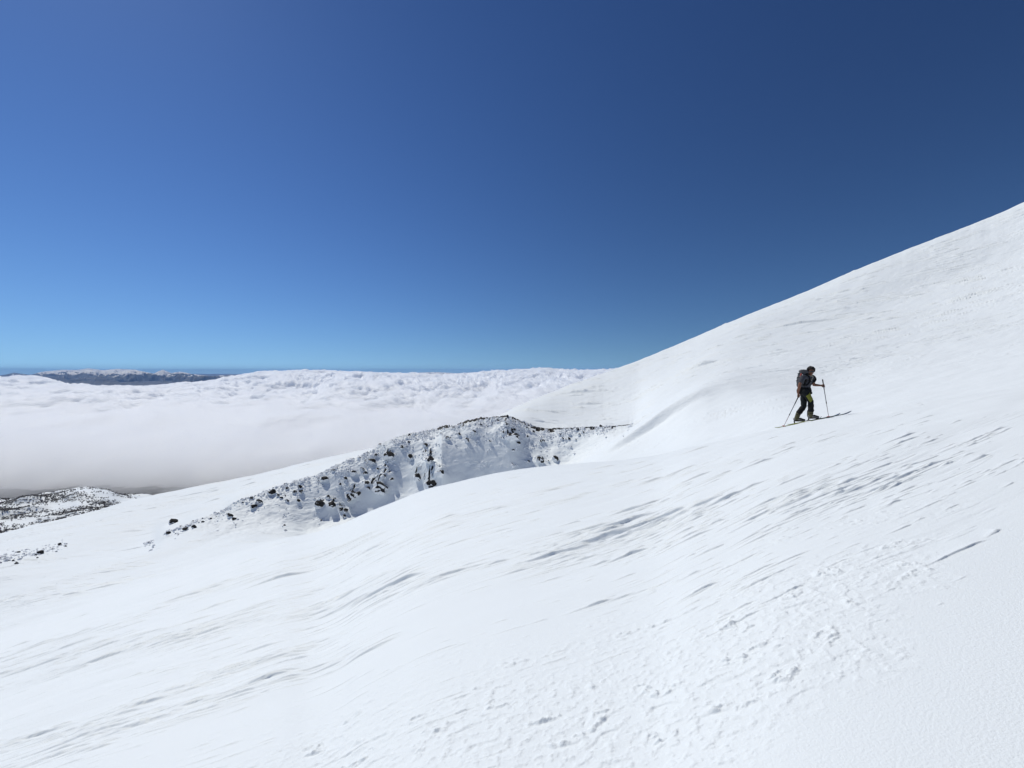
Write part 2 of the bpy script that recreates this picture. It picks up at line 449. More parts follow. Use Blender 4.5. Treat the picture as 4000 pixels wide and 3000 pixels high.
# craggy outcrops standing out of the wall, with bare clefts
outc = 0
for (u0, v0, su, sv) in ((1373, 1927, 24, 18), (1475, 1900, 32, 22), (1512, 1872, 18, 20), (1681, 1887, 28, 26), (1718, 1842, 24, 18), (1631, 1860, 20, 16), (1250, 1965, 20, 14), (1293, 1962, 24, 17), (1676, 1790, 24, 16), (1517, 1777, 24, 14), (1998, 1702, 30, 28), (1985, 1652, 32, 14), (2035, 1664, 20, 10), (1920, 1650, 60, 12), (1780, 1674, 70, 9), (1335, 1985, 16, 12), (2109, 1795, 18, 12), (1600, 1708, 60, 8), (1440, 1800, 24, 10)):
    outc = np.maximum(outc, np.exp(-(((U - u0) / su) ** 2 + ((V - v0) / sv) ** 2) ** 1.5))
outc = outc * wn_
crag = fbm(X / 1.3, (Y + Z) / 1.0, 4, 131, 0.6)
D += outc * (0.9 * np.maximum(crag, -0.25) + 0.35 * np.abs(fbm(X / 0.6, (Y + Z) / 0.9, 3, 133)))
cleft = fbm(X / 0.75, Z / 1.5, 4, 135, 0.62)
bare = outc * 1.15 * ss(0.02, 0.34, cleft - 0.25 * crag)
# the black line of rock right under the rim
drop = V - (HV - F * kn["r"][1])[None, :]
lw = np.interp(us, [1500, 1650, 1900, 1980, 2010, 2140, 2170, 2400, 2470], [0, 4, 7, 9, 16, 13, 7, 6, 0])[None, :]
bare = np.maximum(bare, (drop > -1) * wn_ * 0.95 * (1 - ss(0.6, 1.1, drop / np.maximum(lw, 0.01) * (1 - 0.9 * fbm(U / 22.0, V / 9.0, 3, 137)))) * (lw > 0.5) * ss(-0.42, -0.1, fbm(U / 30.0, U * 0, 2, 139)))
# rough face below the wind lip
bandm = (ss(2250, 2320, us) * (1 - ss(2740, 2800, us)))[None, :] * ((np.arange(R) >= row0[3]) & (np.arange(R) < row0[4]))[:, None]
D += bandm * 0.07 * fbm(X / 1.2, (Y + Z) / 0.6, 3, 121)
Z = Z + D


def ground_at(u, v, seg0=0, seg1=99):
    """terrain vertex nearest to a photo position, within some segments"""
    j = int(np.argmin(np.abs(us - u)))
    a = row0[seg0]; b = row0[min(seg1, 8)]
    vv = HV - F * Z[a:b, j] / Y[a:b, j]
    i = a + int(np.argmin(np.abs(vv - v)))
    return Vector((X[i, j], Y[i, j], Z[i, j])), i, j


snow = grid_mesh("snow_slope", X, Y, Z, SNOW)
snow.data.attributes.new("bare", 'FLOAT', 'POINT').data.foreach_set("value", np.ascontiguousarray(bare, np.float32).ravel())
tag(snow, kind="structure")
# the slope around and behind the photographer
gx, gy = np.meshgrid(np.linspace(-40, 40, 81), np.linspace(-40, 0.9, 42))
hc = np.interp(gx / 0.9, tt, (kn["c"][1] + 3.3 / kn["c"][0]))
gz = -1.68 + 0.36 * gx - 0.08 * gy - 0.004 * np.abs(gx) ** 1.5
back = grid_mesh("snow_ground", gx, gy, gz, SNOW)
tag(back, kind="structure")

# ------------------------------------------------------------------ sea of cloud
def cloud_mat():
    m = bpy.data.materials.new("cloud"); m.use_nodes = True
    nt = m.node_tree; nt.nodes.clear()
    out = nt.nodes.new("ShaderNodeOutputMaterial")
    pv = nt.nodes.new("ShaderNodeVolumePrincipled")
    pv.inputs["Color"].default_value = (0.992, 0.995, 0.999, 1)
    pv.inputs["Density"].default_value = 0.05
    pv.inputs["Anisotropy"].default_value = 0.35
    nt.links.new(pv.outputs[0], out.inputs["Volume"])
    return m


CT = [(-1500, 1478), (0, 1476), (130, 1466), (200, 1482), (260, 1512), (310, 1516), (450, 1508), (600, 1498), (760, 1492), (900, 1474), (1000, 1456), (1300, 1456), (1500, 1468), (1700, 1470), (1850, 1468), (2000, 1450), (2100, 1444), (2200, 1453), (2380, 1450), (4000, 1455)]
cu = np.linspace(-900, 3000, 900)
ct = (cu - HU) / F
cy = np.exp(np.linspace(math.log(1850), math.log(22000), 520))
CU, CY = np.meshgrid(cu, cy)
CX = (CU - HU) / F * CY
pk = S(ip(cu, CT, 14)) * 13000.0          # crest height of the puffs at 13 km
ztop = np.interp(CY + 140 * fbm(CX / 300.0, CY / 420.0, 4, 221, 0.5) * (1 - ss(2600, 4200, CY)), [1850, 2050, 2300, 2700, 3400, 5000, 8000], [-690, -630, -585, -500, -390, -325, -250])
far = ss(7000, 13000, CY)
ztop = ztop * (1 - far) + (pk[None, :] - 25 + 32 * ss(800, 1250, cu)[None, :]) * far
fall = ss(13500, 21000, CY)
ztop = ztop - fall * 500
amp = np.interp(CY, [1850, 2500, 3500, 5000, 9000, 14000], [12, 18, 36, 52, 75, 34])
gap = np.exp(-((CU - 520) / 330.0) ** 2) * ss(4500, 8000, CY)        # the opening in front of the mountains
ztop = ztop - 70 * gap; amp = amp * (1 - 0.65 * gap)
puff = fbm(CX / 1500.0, CY / 2000.0, 6, 201, 0.52)
bil = 1 - 2 * np.abs(fbm(CX / 700.0, CY / 900.0, 4, 211, 0.5))
bil2 = 1 - 2 * np.abs(fbm(CX / 330.0, CY / 420.0, 4, 213, 0.55))
bil3 = 1 - 2 * np.abs(fbm(CX / 150.0, CY / 200.0, 3, 217, 0.6))
ztop = ztop + amp * puff * 2.2 + (amp * 2.0 * (bil - 0.5) + amp * 1.6 * (bil2 - 0.5) + 16 * (bil3 - 0.5)) * (0.15 + 0.85 * ss(2700, 6500, CY))
zbot = np.full_like(ztop, -720.0)
ztop = np.maximum(ztop, -715.0)
Rr, Cc = ztop.shape
top = np.stack([CX, CY, ztop], -1).reshape(-1, 3)
bot = np.stack([CX, CY, zbot], -1).reshape(-1, 3)
idx = np.arange(Rr * Cc).reshape(Rr, Cc)
q = np.stack([idx[:-1, :-1], idx[:-1, 1:], idx[1:, 1:], idx[1:, :-1]], -1).reshape(-1, 4)
qb = q[:, ::-1] + Rr * Cc
loop = np.concatenate([idx[0, :], idx[1:, -1], idx[-1, -2::-1], idx[-2:0:-1, 0]])
nx = np.roll(loop, -1)
side = np.stack([nx, loop, loop + Rr * Cc, nx + Rr * Cc], -1)
cloud = raw_mesh("cloud_sea", np.concatenate([top, bot]).astype(np.float32), np.concatenate([q, qb, side]), cloud_mat())
tag(cloud, "sea of white cloud filling the valley below the snow slope", "cloud", kind="stuff")

# thin mist where the cloud edge dissolves above the forest
nu = np.linspace(-900, 2000, 260); ny = np.geomspace(1380, 5600, 150)
NU, NY = np.meshgrid(nu, ny)
NX = (NU - HU) / F * NY
nz = np.interp(NY + 380 * fbm(NX / 420.0, NY / 500.0, 4, 231, 0.6), [1200, 1620, 1860, 2180, 2640, 3400, 4600, 6200], [-720, -640, -570, -490, -430, -400, -430, -600])
nz = np.maximum(nz + 22 * fbm(NX / 160.0, NY / 220.0, 4, 233), -719)
nt_ = np.stack([NX, NY, nz], -1).reshape(-1, 3); nb_ = np.stack([NX, NY, np.full_like(nz, -722.0)], -1).reshape(-1, 3)
r_, c_ = nz.shape
idx = np.arange(r_ * c_).reshape(r_, c_)
q = np.stack([idx[:-1, :-1], idx[:-1, 1:], idx[1:, 1:], idx[1:, :-1]], -1).reshape(-1, 4)
loop = np.concatenate([idx[0, :], idx[1:, -1], idx[-1, -2::-1], idx[-2:0:-1, 0]]); nx = np.roll(loop, -1)
side = np.stack([nx, loop, loop + r_ * c_, nx + r_ * c_], -1)
mist_m = cloud_mat(); mist_m.name = "mist"
[n for n in mist_m.node_tree.nodes if n.type == 'PRINCIPLED_VOLUME'][0].inputs["Density"].default_value = 0.0034
mist = raw_mesh("mist", np.concatenate([nt_, nb_]).astype(np.float32), np.concatenate([q, q[:, ::-1] + r_ * c_, side]), mist_m)
tag(mist, "thin mist at the near edge of the cloud above the dark forest", "mist", kind="stuff")

# ------------------------------------------------------------------ valley floor
def forest_mat():
    m, nt, p = new_mat("forest_floor")
    geo = nt.nodes.new("ShaderNodeNewGeometry")
    n = nt.nodes.new("ShaderNodeTexNoise"); n.inputs["Scale"].default_value = 0.02; n.inputs["Detail"].default_value = 8; n.inputs["Roughness"].default_value = 0.7
    nt.links.new(geo.outputs["Position"], n.inputs["Vector"])
    r = nt.nodes.new("ShaderNodeValToRGB")
    r.color_ramp.elements[0].position = 0.50; r.color_ramp.elements[0].color = (0.015, 0.016, 0.018, 1)
    r.color_ramp.elements[1].position = 0.75; r.color_ramp.elements[1].color = (0.30, 0.30, 0.31, 1)
    nt.links.new(n.outputs["Fac"], r.inputs[0]); nt.links.new(r.outputs[0], p.inputs["Base Color"])
    p.inputs["Roughness"].default_value = 0.9
    return m


vx, vy = np.meshgrid(np.linspace(-95000, 95000, 60), np.concatenate([np.linspace(300, 3000, 40), np.geomspace(3200, 100000, 30)]))
vz = np.interp(vy, [300, 900, 1500, 2100, 3000, 4000], [-420, -520, -575, -620, -660, -670])
valley = grid_mesh("valley_floor", vx, vy, vz, forest_mat())
tag(valley, kind="structure")

# ------------------------------------------------------------------ distant mountains
def mountain_mat():
    m, nt, p = new_mat("mountain_snow_and_rock")
    N = nt.nodes; L = nt.links
    geo = N.new("ShaderNodeNewGeometry")
    sep = N.new("ShaderNodeSeparateXYZ"); L.new(geo.outputs["Position"], sep.inputs[0])
    sn = N.new("ShaderNodeSeparateXYZ"); L.new(geo.outputs["Normal"], sn.inputs[0])
    n = N.new("ShaderNodeTexNoise"); n.inputs["Scale"].default_value = 0.0012; n.inputs["Detail"].default_value = 8
    L.new(geo.outputs["Position"], n.inputs["Vector"])
    a = N.new("ShaderNodeMath"); a.operation = 'MULTIPLY_ADD'; L.new(sep.outputs[2], a.inputs[0]); a.inputs[1].default_value = 1 / 900.0; a.inputs[2].default_value = 0.24
    b = N.new("ShaderNodeMath"); b.operation = 'MULTIPLY_ADD'; L.new(n.outputs["Fac"], b.inputs[0]); b.inputs[1].default_value = 1.1; L.new(a.outputs[0], b.inputs[2])
    c = N.new("ShaderNodeMath"); c.operation = 'MULTIPLY_ADD'; L.new(sn.outputs[2], c.inputs[0]); c.inputs[1].default_value = 0.5; e = N.new("ShaderNodeMath"); e.operation = 'MULTIPLY_ADD'; L.new(sep.outputs[0], e.inputs[0]); e.inputs[1].default_value = 6e-6; L.new(b.outputs[0], e.inputs[2])
    e2 = N.new("ShaderNodeMath"); e2.operation = 'ADD'; L.new(e.outputs[0], e2.inputs[0]); e2.inputs[1].default_value = 0.30
    L.new(e2.outputs[0], c.inputs[2])
    r = N.new("ShaderNodeValToRGB")
    r.color_ramp.elements[0].position = 0.0; r.color_ramp.elements[0].color = (0.03, 0.035, 0.04, 1)
    r.color_ramp.elements[1].position = 1.0; r.color_ramp.elements[1].color = (0.82, 0.80, 0.76, 1)
    mr = N.new("ShaderNodeMapRange"); mr.inputs[1].default_value = 1.05; mr.inputs[2].default_value = 1.17
    L.new(c.outputs[0], mr.inputs[0]); L.new(mr.outputs[0], r.inputs[0]); L.new(r.outputs[0], p.inputs["Base Color"])
    p.inputs["Roughness"].default_value = 0.85
    return m


MT = [(-1500, 1462), (-600, 1450), (-200, 1462), (0, 1469), (54, 1456), (117, 1465), (163, 1453), (244, 1445), (298, 1446), (347, 1439), (401, 1447), (461, 1441), (528, 1445), (588, 1458), (600, 1460), (635, 1444), (670, 1458), (704, 1452), (752, 1462), (821, 1470), (885, 1466), (932, 1465), (967, 1460), (1011, 1457), (1185, 1454), (1280, 1455), (1500, 1460), (1709, 1454), (1781, 1459), (1917, 1451), (2034, 1449), (2197, 1459), (2283, 1447), (2342, 1451), (2500, 1456), (3000, 1450), (4000, 1455)]
mu = np.linspace(-1400, 3600, 1300)
my = np.geomspace(17000, 62000, 240)
MU, MY = np.meshgrid(mu, my)
MX = (MU - HU) / F * MY
crest = S(ip(mu, MT, 2)) * 58000.0
prof = np.interp(MY, [17000, 22000, 30000, 40000, 50000, 58000, 62000], [0.0, 0.10, 0.28, 0.50, 0.74, 1.0, 0.6])
rel = fbm(MX / 3000.0, MY / 3600.0, 6, 301, 0.6)
rid = 1 - 2.2 * np.abs(fbm(MX / 2100.0, MY / 3000.0, 5, 311, 0.55))
base = -800.0
Zm = base + (crest[None, :] - base) * prof + (rel * 620 + (rid - 0.5) * 560) * (1 - ss(0.9, 1.0, prof)) * ss(0, 0.2, prof)
capz = np.maximum.accumulate(Zm / MY, 0)
Zm = np.minimum(Zm, S(ip(mu, MT, 2))[None, :] * MY + 15)
mtn = grid_mesh("mountains", MX, MY, Zm, mountain_mat())
tag(mtn, kind="structure")


# ------------------------------------------------------------------ wooded knoll above the cloud edge
KN = [(-500, 1925), (-200, 1935), (0, 1950), (100, 1940), (226, 1927), (335, 1906), (420, 1917), (479, 1938), (565, 1944), (700, 1956), (900, 1980)]
ku = np.linspace(-450, 850, 330); ky = np.linspace(440, 1300, 170)
KU, KY = np.meshgrid(ku, ky)
kc = S(pu(ku, KN, 14))
prf = pchip(ky, np.array([440., 560, 700, 800, 900, 1000, 1150, 1300]), np.array([-0.26, -0.135, -0.075, -0.032, 0, -0.012, -0.06, -0.13]))
KS = kc[None, :] + prf[:, None]
KX = (KU - HU) / F * KY
KZ = KS * KY + 7 * fbm(KX / 90, KY / 70, 4, 401) + 9 * ss(0.1, 0.5, fbm(KX / 160, KY / 45, 2, 405))
knoll = grid_mesh("hill", KX, KY, KZ, SNOW)
tag(knoll, kind="structure")


def bush_template(r):
    """a leafless shrub: a fan of short twigs, each a thin three-sided spike"""
    co, fa = [], []
    for k in range(9):
        a = r.uniform(0, 2 * math.pi); el = r.uniform(0.5, 1.5); L = r.uniform(0.6, 1.1)
        d = np.array([math.cos(a) * math.cos(el), math.sin(a) * math.cos(el), math.sin(el)])
        side = np.cross(d, [0.3, 0.5, 0.8]); side /= np.linalg.norm(side)
        up = np.cross(d, side); w = 0.13
        n = len(co)
        co += [side * w, (-0.5 * side + 0.87 * up) * w, (-0.5 * side - 0.87 * up) * w, d * L]
        co[n:n + 3] = [c + d * L * 0.25 for c in co[n:n + 3]]
        fa += [[n, n + 1, n + 3], [n + 1, n + 2, n + 3], [n + 2, n, n + 3], [n, n + 2, n + 1]]
    return np.array(co), np.array(fa)


def scatter(name, templates, pos, scale, rot, mat, tilt=None):
    cos, fas, n = [], [], 0
    for i in range(len(pos)):
        tc, tf = templates[i % len(templates)]
        c, s_ = math.cos(rot[i]), math.sin(rot[i])
        M = np.array([[c, -s_, 0], [s_, c, 0], [0, 0, 1]])
        cos.append((tc * scale[i]) @ M.T + pos[i]); fas.append(tf + n); n += len(tc)
    return raw_mesh(name, np.concatenate(cos).astype(np.float32), np.concatenate(fas), mat, smooth=False)


KV = HV - F * KZ / KY
dens = fbm(KX / 120, (KY + KZ) / 40, 4, 411)
left = 1 - ss(150, 620, KU)
pr = ss(-0.18 - 0.0, 0.28, dens + 0.34 * left - 0.14) * (1 - ss(470, 580, KU)) * (1 - 0.75 * np.exp(-((KV - (2062 - 0.32 * KU)) / 16) ** 2)) * (KY < 960) * (KY > 560)
pr = pr * (0.25 + 0.75 * ss(1912, 1940, KV))
pp = (pr / pr.sum()).ravel()
ii = rng.choice(pr.size, 20000, p=pp)
jit = rng.normal(0, 1.6, (20000, 3)) * np.array([1, 1.2, 0])
bpos = np.stack([KX.ravel()[ii], KY.ravel()[ii], KZ.ravel()[ii]], -1) + jit
bush_m = simple_mat("bare_twigs", (0.075, 0.07, 0.075), 0.9, 0.3, 0.05)
tr = np.random.default_rng(3)
wood = scatter("woodland", [bush_template(tr) for _ in range(8)], bpos, rng.uniform(1.1, 3.4, 20000), rng.uniform(0, 6.28, 20000), bush_m)
tag(wood, "dark leafless scrub scattered over the snowy knoll at the edge of the cloud", "woodland", kind="stuff")

# ------------------------------------------------------------------ rocks
def rock_mat(name, cover):
    m, nt, p = new_mat(name)
    N = nt.nodes; L = nt.links
    geo = N.new("ShaderNodeNewGeometry")
    dt = N.new("ShaderNodeVectorMath"); dt.operation = 'DOT_PRODUCT'
    L.new(geo.outputs["Normal"], dt.inputs[0]); dt.inputs[1].default_value = (0.58, -0.28, 0.66)   # lee side, bare of rime
    n = N.new("ShaderNodeTexNoise"); n.inputs["Scale"].default_value = 1.1; n.inputs["Detail"].default_value = 8; n.inputs["Roughness"].default_value = 0.65
    L.new(geo.outputs["Position"], n.inputs["Vector"])
    a = N.new("ShaderNodeMath"); a.operation = 'MULTIPLY_ADD'; L.new(n.outputs["Fac"], a.inputs[0]); a.inputs[1].default_value = 2.2; L.new(dt.outputs["Value"], a.inputs[2])
    mr = N.new("ShaderNodeMapRange"); mr.inputs[1].default_value = cover; mr.inputs[2].default_value = cover + 0.10
    L.new(a.outputs[0], mr.inputs[0])
    n2 = N.new("ShaderNodeTexNoise"); n2.inputs["Scale"].default_value = 5; n2.inputs["Detail"].default_value = 5
    L.new(geo.outputs["Position"], n2.inputs["Vector"])
    rk = N.new("ShaderNodeMix"); rk.data_type = 'RGBA'; rk.inputs[6].default_value = (0.010, 0.010, 0.011, 1); rk.inputs[7].default_value = (0.05, 0.047, 0.045, 1)
    L.new(n2.outputs["Fac"], rk.inputs[0])
    mx = N.new("ShaderNodeMix"); mx.data_type = 'RGBA'
    mx.inputs[6].default_value = (0.80, 0.83, 0.87, 1)
    L.new(rk.outputs[2], mx.inputs[7]); L.new(mr.outputs[0], mx.inputs[0])
    L.new(mx.outputs[2], p.inputs["Base Color"])
    p.inputs["Roughness"].default_value = 0.85; p.inputs["Specular IOR Level"].default_value = 0.15
    b = N.new("ShaderNodeBump"); b.inputs["Strength"].default_value = 0.7; b.inputs["Distance"].default_value = 0.08
    L.new(n2.outputs["Fac"], b.inputs["Height"]); L.new(b.outputs["Normal"], p.inputs["Normal"])
    return m


ROCK = rock_mat("rimed_rock", 1.46)
ROCK_BARE = rock_mat("bare_rock", 1.32)
RUBBLE = rock_mat("rimed_rubble", 2.02)


def ico(sub):
    bm = bmesh.new(); bmesh.ops.create_icosphere(bm, subdivisions=sub, radius=1.0)
    co = np.array([v.co[:] for v in bm.verts]); fa = np.array([[v.index for v in f.verts] for f in bm.faces]); bm.free()
    return co, fa


ICO4, ICO2, ICO1 = ico(4), ico(2), ico(1)


def rock_shape(seed, tmpl=None, facets=9, rough=0.16):
    r = np.random.default_rng(seed)
    co, fa = tmpl or ICO4
    p = co.copy()
    for k in range(facets):                       # chop flat faces off
        n = r.normal(size=3); n /= np.linalg.norm(n); d = r.uniform(0.55, 0.85)
        h = np.maximum(p @ n - d, 0)
        p = p - 0.85 * h[:, None] * n
    o = r.uniform(0, 50)
    f = fbm(p[:, 0] * 1.6 + o, p[:, 1] * 1.6 + p[:, 2] * 1.9 - o, 4, seed)
    p = p * (1 + rough * f)[:, None]
    return p, fa


def rock(pos, size, seed, mat, stretch=(1, 1, 1), sink=0.25):
    p, fa = rock_shape(seed, None, 9 if size < 3.5 else 12, 0.18 if size < 3.5 else 0.42)
    r = np.random.default_rng(seed + 1000)
    a = r.uniform(0, 6.28)
    p = p * np.array(stretch) * size * 0.5
    c, s_ = math.cos(a), math.sin(a)
    if stretch == (1, 1, 1):
        p = p @ np.array([[c, -s_, 0], [s_, c, 0], [0, 0, 1]]).T
    o = raw_mesh("boulder", p.astype(np.float32), fa, mat)
    o.location = pos + Vector((0, -0.10 * size, size * (0.5 - sink) * 0.7))
    return o


c3 = lambda x, y, w: (1000 + x * .3617, 1580 + y * .3617, w * .3617)
c5 = lambda x, y, w: (550 + x * .3617, 1850 + y * .3617, w * .3617)
c4 = lambda x, y, w: (1700 + x * .452, 1400 + y * .452, w * .452)
c6 = lambda x, y, w: (x * .3617, 2000 + y * .3617, w * .3617)

NAMED = [
    (c5(360, 510, 84), "lone dark boulder on the smooth snow, left of the end of the rocky rim", ROCK),
    (c3(1350, 445, 86), "black-topped boulder standing on the rim where the skyline meets the headwall", ROCK),
    (c3(1250, 605, 84), "round black boulder just below the rim, under the boulder on the skyline", ROCK_BARE),
    (c3(745, 795, 84), "big round boulder with a black cap and white rimed underside on the left spur", ROCK_BARE),
    (c3(175, 940, 84), "pale rime-coated boulder sitting on top of the left spur", ROCK),
    (c3(488, 935, 56), "small black boulder with a white foot, halfway down the left spur", ROCK_BARE),
    (c5(1275, 298, 84), "black boulder leaning over a smaller one on the lower left spur", ROCK_BARE),
    (c5(1225, 345, 66), "smaller rock tucked under the leaning black boulder", ROCK),
    (c5(965, 447, 72), "dark boulder at the low end of the spur, with a flat stone below it", ROCK),
    (c3(1430, 545, 118), "broad double-headed boulder plastered with snow near the top of the headwall", ROCK),
    (c3(1870, 585, 118), "wide snow-plastered outcrop with dark streaks in the upper middle of the headwall", ROCK),
    (c3(1668, 558, 62), "dark rock with a long blue shadow hanging below it on the headwall", ROCK_BARE),
    (c3(1030, 965, 150), "long rimed outcrop at the lower left of the headwall", ROCK),
    (c3(1330, 885, 160), "large outcrop with upright black clefts in the lower middle of the headwall", ROCK),
    (c3(1885, 855, 140), "lowest big outcrop of the headwall, touching the edge of the near slope", ROCK),
    (c3(1745, 775, 100), "knobbly rimed outcrop left of the lowest big outcrop", ROCK),
    (c3(1985, 730, 100), "rimed outcrop with a black notch, above the lowest big outcrop", ROCK),
    (c3(690, 1065, 100), "snow-covered outcrop at the lower left foot of the headwall", ROCK),
    (c3(815, 1065, 104), "black angular rock at the foot of the headwall casting a broad shadow", ROCK_BARE),
    (c3(955, 1200, 48), "lowest small rock in the shadow at the foot of the headwall", ROCK),
    (c4(660, 668, 116), "tall rimed crag below the black edge of the rim", ROCK),
    (c4(905, 872, 78), "black-faced rock alone on the smooth snow bowl, the bigger of the pair", ROCK_BARE),
    (c4(1035, 860, 58), "rimed rock alone on the smooth snow bowl, the smaller of the pair", ROCK),
    (c4(1220, 612, 44), "pointed rimed rock rising from the level part of the rim", ROCK),
    (c4(1430, 583, 40), "blocky rock standing on the level rim nearest to the wind lip", ROCK),
    (c6(440, 430, 62), "largest stone of the short rock strip at the left edge of the photo", ROCK_BARE),
]
RIMROCKS = [c3(*a) for a in ((840, 710, 40), (1830, 435, 60), (1570, 455, 50), (1650, 402, 40), (1300, 540, 40), (2060, 355, 62), (2190, 322, 44))] + \
           [c4(*a) for a in ((205, 650, 28), (330, 632, 48), (395, 572, 34), (280, 702, 46), (525, 532, 30), (615, 566, 54), (685, 612, 42), (580, 637, 42), (790, 602, 38), (845, 632, 34), (795, 676, 34), (1275, 636, 38), (1175, 606, 28))]
MIDROCKS = [c3(*a) for a in ((1060, 732, 78), (1150, 692, 54), (1175, 738, 54), (1390, 652, 36), (1310, 692, 36), (960, 792, 46), (905, 858, 50), (1380, 772, 56), (1195, 842, 64), (1100, 952, 56), (1250, 838, 50), (1465, 802, 48), (780, 992, 56), (915, 1122, 64), (970, 1137, 56), (1215, 900, 50))]
BOWLROCKS = [c4(*a) for a in ((470, 715, 38), (720, 726, 38), (675, 791, 28), (905, 711, 34), (935, 711, 30), (1095, 690, 34), (1125, 697, 28), (1155, 690, 32), (1245, 656, 28), (1070, 656, 28), (1210, 700, 22), (1165, 761, 22), (800, 886, 32), (980, 885, 22))]
SPURROCKS = [c5(*a) for a in ((290, 636, 58), (490, 592, 66), (575, 572, 52), (675, 516, 38), (755, 481, 38), (1010, 482, 52), (1200, 266, 52), (1585, 286, 42), (1700, 287, 44), (1520, 256, 38), (1480, 230, 44))] + \
            [c3(*a) for a in ((480, 887, 50), (420, 937, 48), (340, 902, 40))]
STRIPROCKS = [c6(*a) for a in ((385, 460, 38), (405, 490, 26), (180, 550, 52), (12, 545, 32), (60, 505, 32), (145, 520, 32), (205, 430, 42), (655, 345, 52))]


def place_rock(uvw, seed, mat, far=True):
    u, v, w = uvw
    g, i, j = ground_at(u, v + w * 0.25, 2, 8)
    size = w * g.y / F * 1.05
    r = np.random.default_rng(seed)
    st = (1.0, float(r.uniform(0.75, 0.95)), float(r.uniform(0.72, 0.95)))
    return rock(g, size, seed, mat, st, sink=0.30)


sd = 500
for uvw, lab, mat in NAMED:
    sd += 1
    tag(place_rock(uvw, sd, mat), lab, "boulder")
for lst, lab, grp in ((RIMROCKS, "rime-crusted rock in the rubble band close under the headwall rim", "rocks close under the headwall rim"),
                      (MIDROCKS, "rimed rock among the outcrops halfway down the headwall", "rocks halfway down the headwall"),
                      (BOWLROCKS, "small rimed stone scattered on the smooth face of the snow bowl", "stones scattered on the snow bowl"),
                      (SPURROCKS, "rimed stone in the rocky line along the left spur", "stones along the left spur"),
                      (STRIPROCKS, "small snow-crusted stone in the short rock strip at the left edge", "stones of the left rock strip")):
    for uvw in lst:
        sd += 1
        if lst is STRIPROCKS: uvw = (uvw[0], uvw[1], uvw[2] * 0.75)
        o = place_rock(uvw, sd, ROCK if (sd % 3 or lst is STRIPROCKS) else ROCK_BARE)
        o.name = "rock"
        tag(o, lab, "rock", grp)

# bare black rock showing along the rim
def rim_band():
    pts = []
    cols = [j for j in range(C) if 1520 < us[j] < 2462]
    ri = row0[6]
    co, fa = [], []
    for n, j in enumerate(cols):
        x, y, z = X[ri, j], Y[ri, j], Z[ri, j]
        u = us[j]
        th = float(np.interp(u, [1520, 1700, 1900, 1980, 2010, 2140, 2160, 2462], [0.10, 0.26, 0.34, 0.45, 0.70, 0.62, 0.38, 0.30])) * (0.55 + 0.9 * max(0, float(gn(u / 14.0, 0.3, 77)) + 0.35)) * (1 - float(ss(2400, 2462, u))) 
        th = max(th, 0.05)
        rr = 0.12 * float(gn(u / 5.0, 4.1, 78))
        for (dy, dz) in ((0.5, 0.02), (-0.10, 0.16), (-0.50 + rr, -0.25 * th), (-0.55 + rr, -0.8 * th), (-0.2, -1.5 * th), (0.6, -1.2 * th)):
            co.append((x, y + dy, z + dz))
    co = np.array(co); k = 6
    for n in range(len(cols) - 1):
        for q_ in range(k):
            a, b = n * k + q_, n * k + (q_ + 1) % k
            fa.append((a, b, b + k, a + k))
    return raw_mesh("rock_ledge", co.astype(np.float32), np.array(fa), simple_mat("black_rock", (0.014, 0.014, 0.015), 0.9, 0.4, 2.0), smooth=False)


tag(rim_band(), "thin black ledge of bare rock along the right half of the headwall rim", "rock ledge")

# rime-covered rubble
rd = np.random.default_rng(11)
vgrid = V
cand = (np.arange(R)[:, None] >= row0[4]) & (np.arange(R)[:, None] < row0[6] + 2) & (U > 560) & (U < 2470)
ii, jj = np.nonzero(cand)
below = HV - F * Z[ii, jj] / Y[ii, jj] - (HV - F * kn["r"][1][jj])
uu = U[ii, jj]
hw = np.interp(uu, [560, 700, 1000, 1300, 1500, 1750, 1950, 2100, 2200, 2470], [7, 9, 13, 22, 34, 16, 40, 30, 16, 8])
prob = np.exp(-np.clip(below, 0, 999) / hw) * (below > -2)
cl = fbm(uu / 60.0, (V[ii, jj]) / 34.0, 3, 501)
prob = prob * ss(-0.25, 0.25, cl) + 0.08 * ss(0.28, 0.5, cl) * (below < 190) * (uu > 900) * (uu < 2250)
dX = np.gradient(X, axis=1)[ii, jj]; dS = np.abs(np.gradient(V, axis=0))[ii, jj]
prob = prob * np.abs(dX) * dS
NRUB = 5200
ch = rd.choice(len(ii), NRUB, p=prob / prob.sum())
rpos = np.stack([X[ii[ch], jj[ch]], Y[ii[ch], jj[ch]], Z[ii[ch], jj[ch]]], -1) + rd.normal(0, 0.12, (NRUB, 3))
rsc = rd.gamma(3.0, 0.060, NRUB) + 0.06
rpos = rpos + rsc[:, None] * np.array([0, 0.30, -0.30])
su_ = rd.uniform(-10, 262, 160); sv_ = np.interp(su_, [0, 72, 145, 250], [2186, 2166, 2156, 2126]) + rd.normal(0, 9, 160)
spos = np.array([ground_at(a_, b_, 2, 8)[0][:] for a_, b_ in zip(su_, sv_)])
rpos = np.concatenate([rpos, spos]); rsc = np.concatenate([rsc, rd.gamma(3.0, 0.05, 160) + 0.05]); NRUB = len(rpos)
tm = []
for k in range(24):
    p, fa = rock_shape(900 + k, ICO2, 5, 0.35)
    a = 0.6
    p = p * np.array([1.0, 0.8, 0.75])
    M = np.array([[math.cos(a), 0, math.sin(a)], [0, 1, 0], [-math.sin(a), 0, math.cos(a)]])
    tm.append((p @ M.T, fa))
rub = scatter("rubble", tm, rpos, rsc, rd.uniform(-0.6, 0.6, NRUB), RUBBLE)
rub.data.polygons.foreach_set("use_smooth", np.ones(len(rub.data.polygons), bool))
tag(rub, "rime-crusted rubble strewn below the rim of the headwall", "rubble", kind="stuff")


